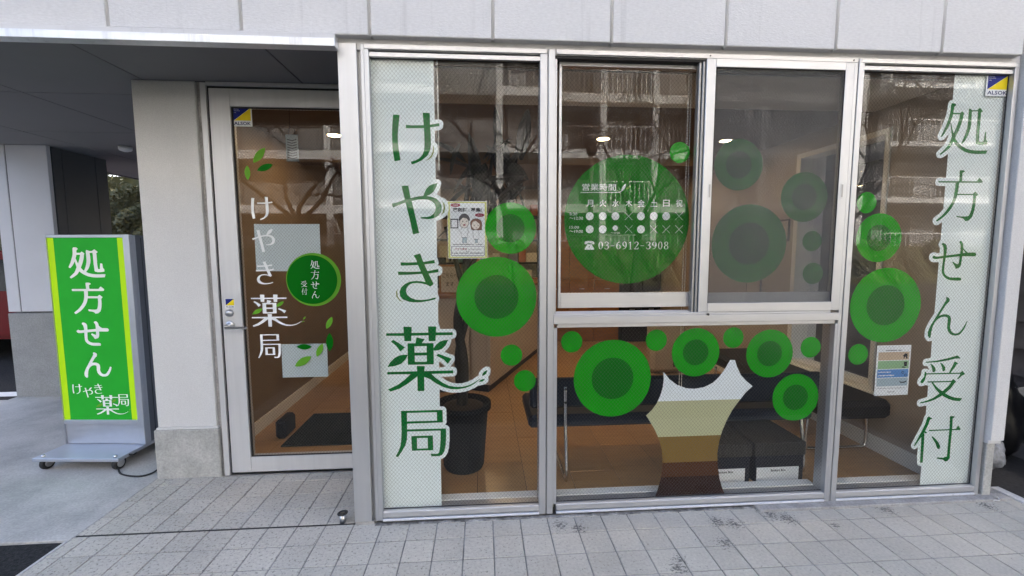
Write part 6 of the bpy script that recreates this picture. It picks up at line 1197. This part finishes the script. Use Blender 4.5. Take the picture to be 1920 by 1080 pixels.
# ------------------------------------------------------------------ across the street (mirrored in the glass)
apt = thing('apartment_building', 'pale apartment block with white slabs and balconies mirrored in the shop glass', 'building')
AY = -16.5
cols_x = [-18.5, -13.2, -7.6, -2.2, .79, 6.05, 8.66, 14.0, 19.3]
obj('core_wall', B((-18.5, 19.5, AY-7, AY-1.5, 0, 17.5)), M['ap_back'], apt)
for x in cols_x: obj('fin_wall', B((x-.16, x+.16, AY-1.5, AY+.02, 0, 17.6)), M['ap_white'], apt)
zf = [.75+2.64*i for i in range(7)]
for i, z in enumerate(zf):
    for a, b in zip(cols_x, cols_x[1:]):
        obj('balcony_slab', B((a+.161, b-.161, AY-1.5, AY, z-.02, z+.40)), M['ap_panel' if -3 < a < .5 else 'ap_white'], apt)
random.seed(3)
for i, z in enumerate(zf[:-1]):
    for bi, (a, b) in enumerate(zip(cols_x, cols_x[1:])):
        z0 = z+.40; w = b-a-.32
        if a < .5:
            n_ = max(2, round(w/1.25)); bm = bmesh.new(); q = bmesh.new()
            for k in range(n_):
                x0 = a+.16+w*k/n_; box(bm, x0+.03, x0+w/n_-.03, AY-.10, AY-.08, z0+.04, z0+1.08); box(q, x0-.02, x0+.02, AY-.12, AY-.04, z0, z0+1.12)
            box(q, a+.16, b-.16, AY-.125, AY-.035, z0+1.121, z0+1.17)
            obj('balcony_panel', bm, M['ap_panel'], apt); obj('rail', q, M['ap_rail'], apt)
        else:
            bm = bmesh.new(); k = 0; x = a+.2
            while x < b-.2: box(bm, x, x+.045, AY-.10, AY-.075, z0, z0+1.08); x += .24
            box(bm, a+.16, b-.16, AY-.12, AY-.06, z0+1.081, z0+1.14); obj('rail', bm, M['ap_white'] if bi % 2 else M['ap_rail'], apt)
        k = 0; x = a+.5
        while x+1.5 < b-.3:
            wn = random.choice((1.5, 1.7, .9)); hh = random.choice((2.0, 2.0, 1.2))
            f = obj('window', B((x, x+wn, AY-1.499, AY-1.46, z0+2.02-hh, z0+2.02)), M['ap_white'], apt)
            g = obj('pane', B((x+.06, x+wn/2-.03, AY-1.459, AY-1.452, z0+2.08-hh, z0+1.96), (x+wn/2+.03, x+wn-.06, AY-1.459, AY-1.452, z0+2.08-hh, z0+1.96)), M['ap_glass' if random.random() < .55 else 'ap_wall'], f)
            x += wn+random.uniform(.5, 1.1)
tw = thing('apartment_tower', 'taller pale apartment tower with fine balcony rails mirrored at the right end of the glass', 'building')
obj('core_wall', B((21, 46, -30, -17.5, 0, 26)), M['ap_wall'], tw)
for i in range(9):
    z = 1.0+2.8*i; obj('balcony_slab', B((20.2, 46, -17.5, -15.9, z, z+.22), (19.8, 20.95, -29, -17.6, z, z+.22)), M['ap_white'], tw)
    bm = bmesh.new(); x = 20.3
    while x < 45: box(bm, x, x+.03, -15.98, -15.94, z+.22, z+1.25); x += .28
    box(bm, 20.2, 45.5, -16.0, -15.92, z+1.251, z+1.31); obj('rail', bm, M['ap_white'], tw)
    for k in range(8): 
        f = obj('window', B((21.5+k*3, 23.3+k*3, -17.495, -17.46, z+.4, z+2.3)), M['ap_white'], tw); obj('pane', B((21.58+k*3, 23.22+k*3, -17.458, -17.45, z+.5, z+2.2)), M['ap_glass'], f)
sb_ = thing('added_street_hedge', 'added dark evergreen hedge across the road, darkening the low reflections in the glass', 'hedge')  # hedge added to keep the low reflections in the glass dark
bm = bmesh.new()
def hf2():
    x = random.uniform(-24, 26); z = random.uniform(.05, 1.75+.15*math.sin(x*2)); y = -12.6+.12*math.sin(x*5+z*4)-abs(random.gauss(0, .25))
    return Vector((x, y, z)), Vector((0, 1, .4))
leaves(bm, 20000, hf2, .16); c_ = obj('foliage', bm, M['hedge_leaf'], sb_); c_['kind'] = 'stuff'
obj('hedge_backing', B((-24, 26, -13.3, -12.75, 0, 1.6)), M['hedge_leaf'], sb_)  # solid box backing the leaves
# bare trees
def tree(lab, x, y, h, seed, lean=0, fork=2.2):
    random.seed(seed); t = thing('bare_tree', lab, 'tree', 'bare street trees across the road', loc=(x, y, 0))
    bmT, bmC = bmesh.new(), bmesh.new()
    top = Vector((lean, 0, fork)); tr_ = smooth([(0, 0, -.1), (lean*.3, .03, fork*.4), top], 5); tube(bmT, tr_, [.12-.035*i/len(tr_) for i in range(len(tr_))], 10)
    cnt = [0]
    def grow(p, d, r, l, dep):
        if dep == 0 or cnt[0] > 1500: return
        cnt[0] += 1; pts = [p]; dd = d.copy()
        for k in range(4):
            dd = (dd+Vector((random.gauss(0, .16), random.gauss(0, .16), random.gauss(.03, .12)))).normalized(); pts.append(pts[-1]+dd*l/4)
        tube(bmC, pts, [r*(1-.4*k/4) for k in range(5)], 5 if r > .02 else 3, False)
        for k in range(random.choice((2, 3, 3))):
            q = pts[random.choice((2, 3, 4))] if k else pts[4]
            nd = (dd+Vector((random.gauss(0, .75), random.gauss(0, .75), random.gauss(-.08, .35)))).normalized(); grow(q, nd, r*.6*random.uniform(.8, 1.1), l*random.uniform(.66, .86), dep-1)
    for k in range(4): grow(top, Vector((math.cos(k*1.7+seed)*1.1, math.sin(k*1.7+seed)*1.1, 1)).normalized(), .062, h*.27, 6)
    obj('trunk', bmT, M['bark'], t); obj('crown', bmC, M['bark'], t)
tree('bare tree with a forked trunk mirrored in the entrance door', -4.6, -5.4, 6.5, 4)
tree('bare tree mirrored across the opening hours window', 4.8, -8.6, 9, 9, .2)
tree('bare leaning tree mirrored at the top of the first window', 1.0, -7.8, 8, 15, -.5, 3)
tree('bare tree mirrored across the right window', 11.5, -9.0, 9.5, 21, .3)
lp = thing('street_lamp', 'street lamp with a conical head mirrored above the opening hours disc', 'street lamp', loc=(2.62, -5.5, 0))
bm = bmesh.new(); tube(bm, [(0, 0, -.1), (0, 0, 3.7)], [.06, .045], 10); obj('pole', bm, M['ap_rail'], lp)
bm = bmesh.new(); lathe(bm, [(.08, 3.7), (.22, 4.05), (.24, 4.1), (.02, 4.22)], (0, 0, 0), 16); obj('lamp_head', bm, M['ap_rail'], lp)
up_ = thing('utility_pole', 'slim pale utility pole with short arms mirrored behind the insect screen', 'pole', loc=(6.3, -5.5, 0))
bm = bmesh.new(); tube(bm, [(0, 0, -.1), (0, 0, 7.5)], [.07, .05], 10); obj('pole', bm, M['ap_white'], up_)
bm = bmesh.new()
for z in (3.3, 4.3, 5.0, 5.8): tube(bm, [(0, 0, z), (.55, 0, z+.02)], .02, 6)
obj('arms', bm, M['ap_white'], up_)
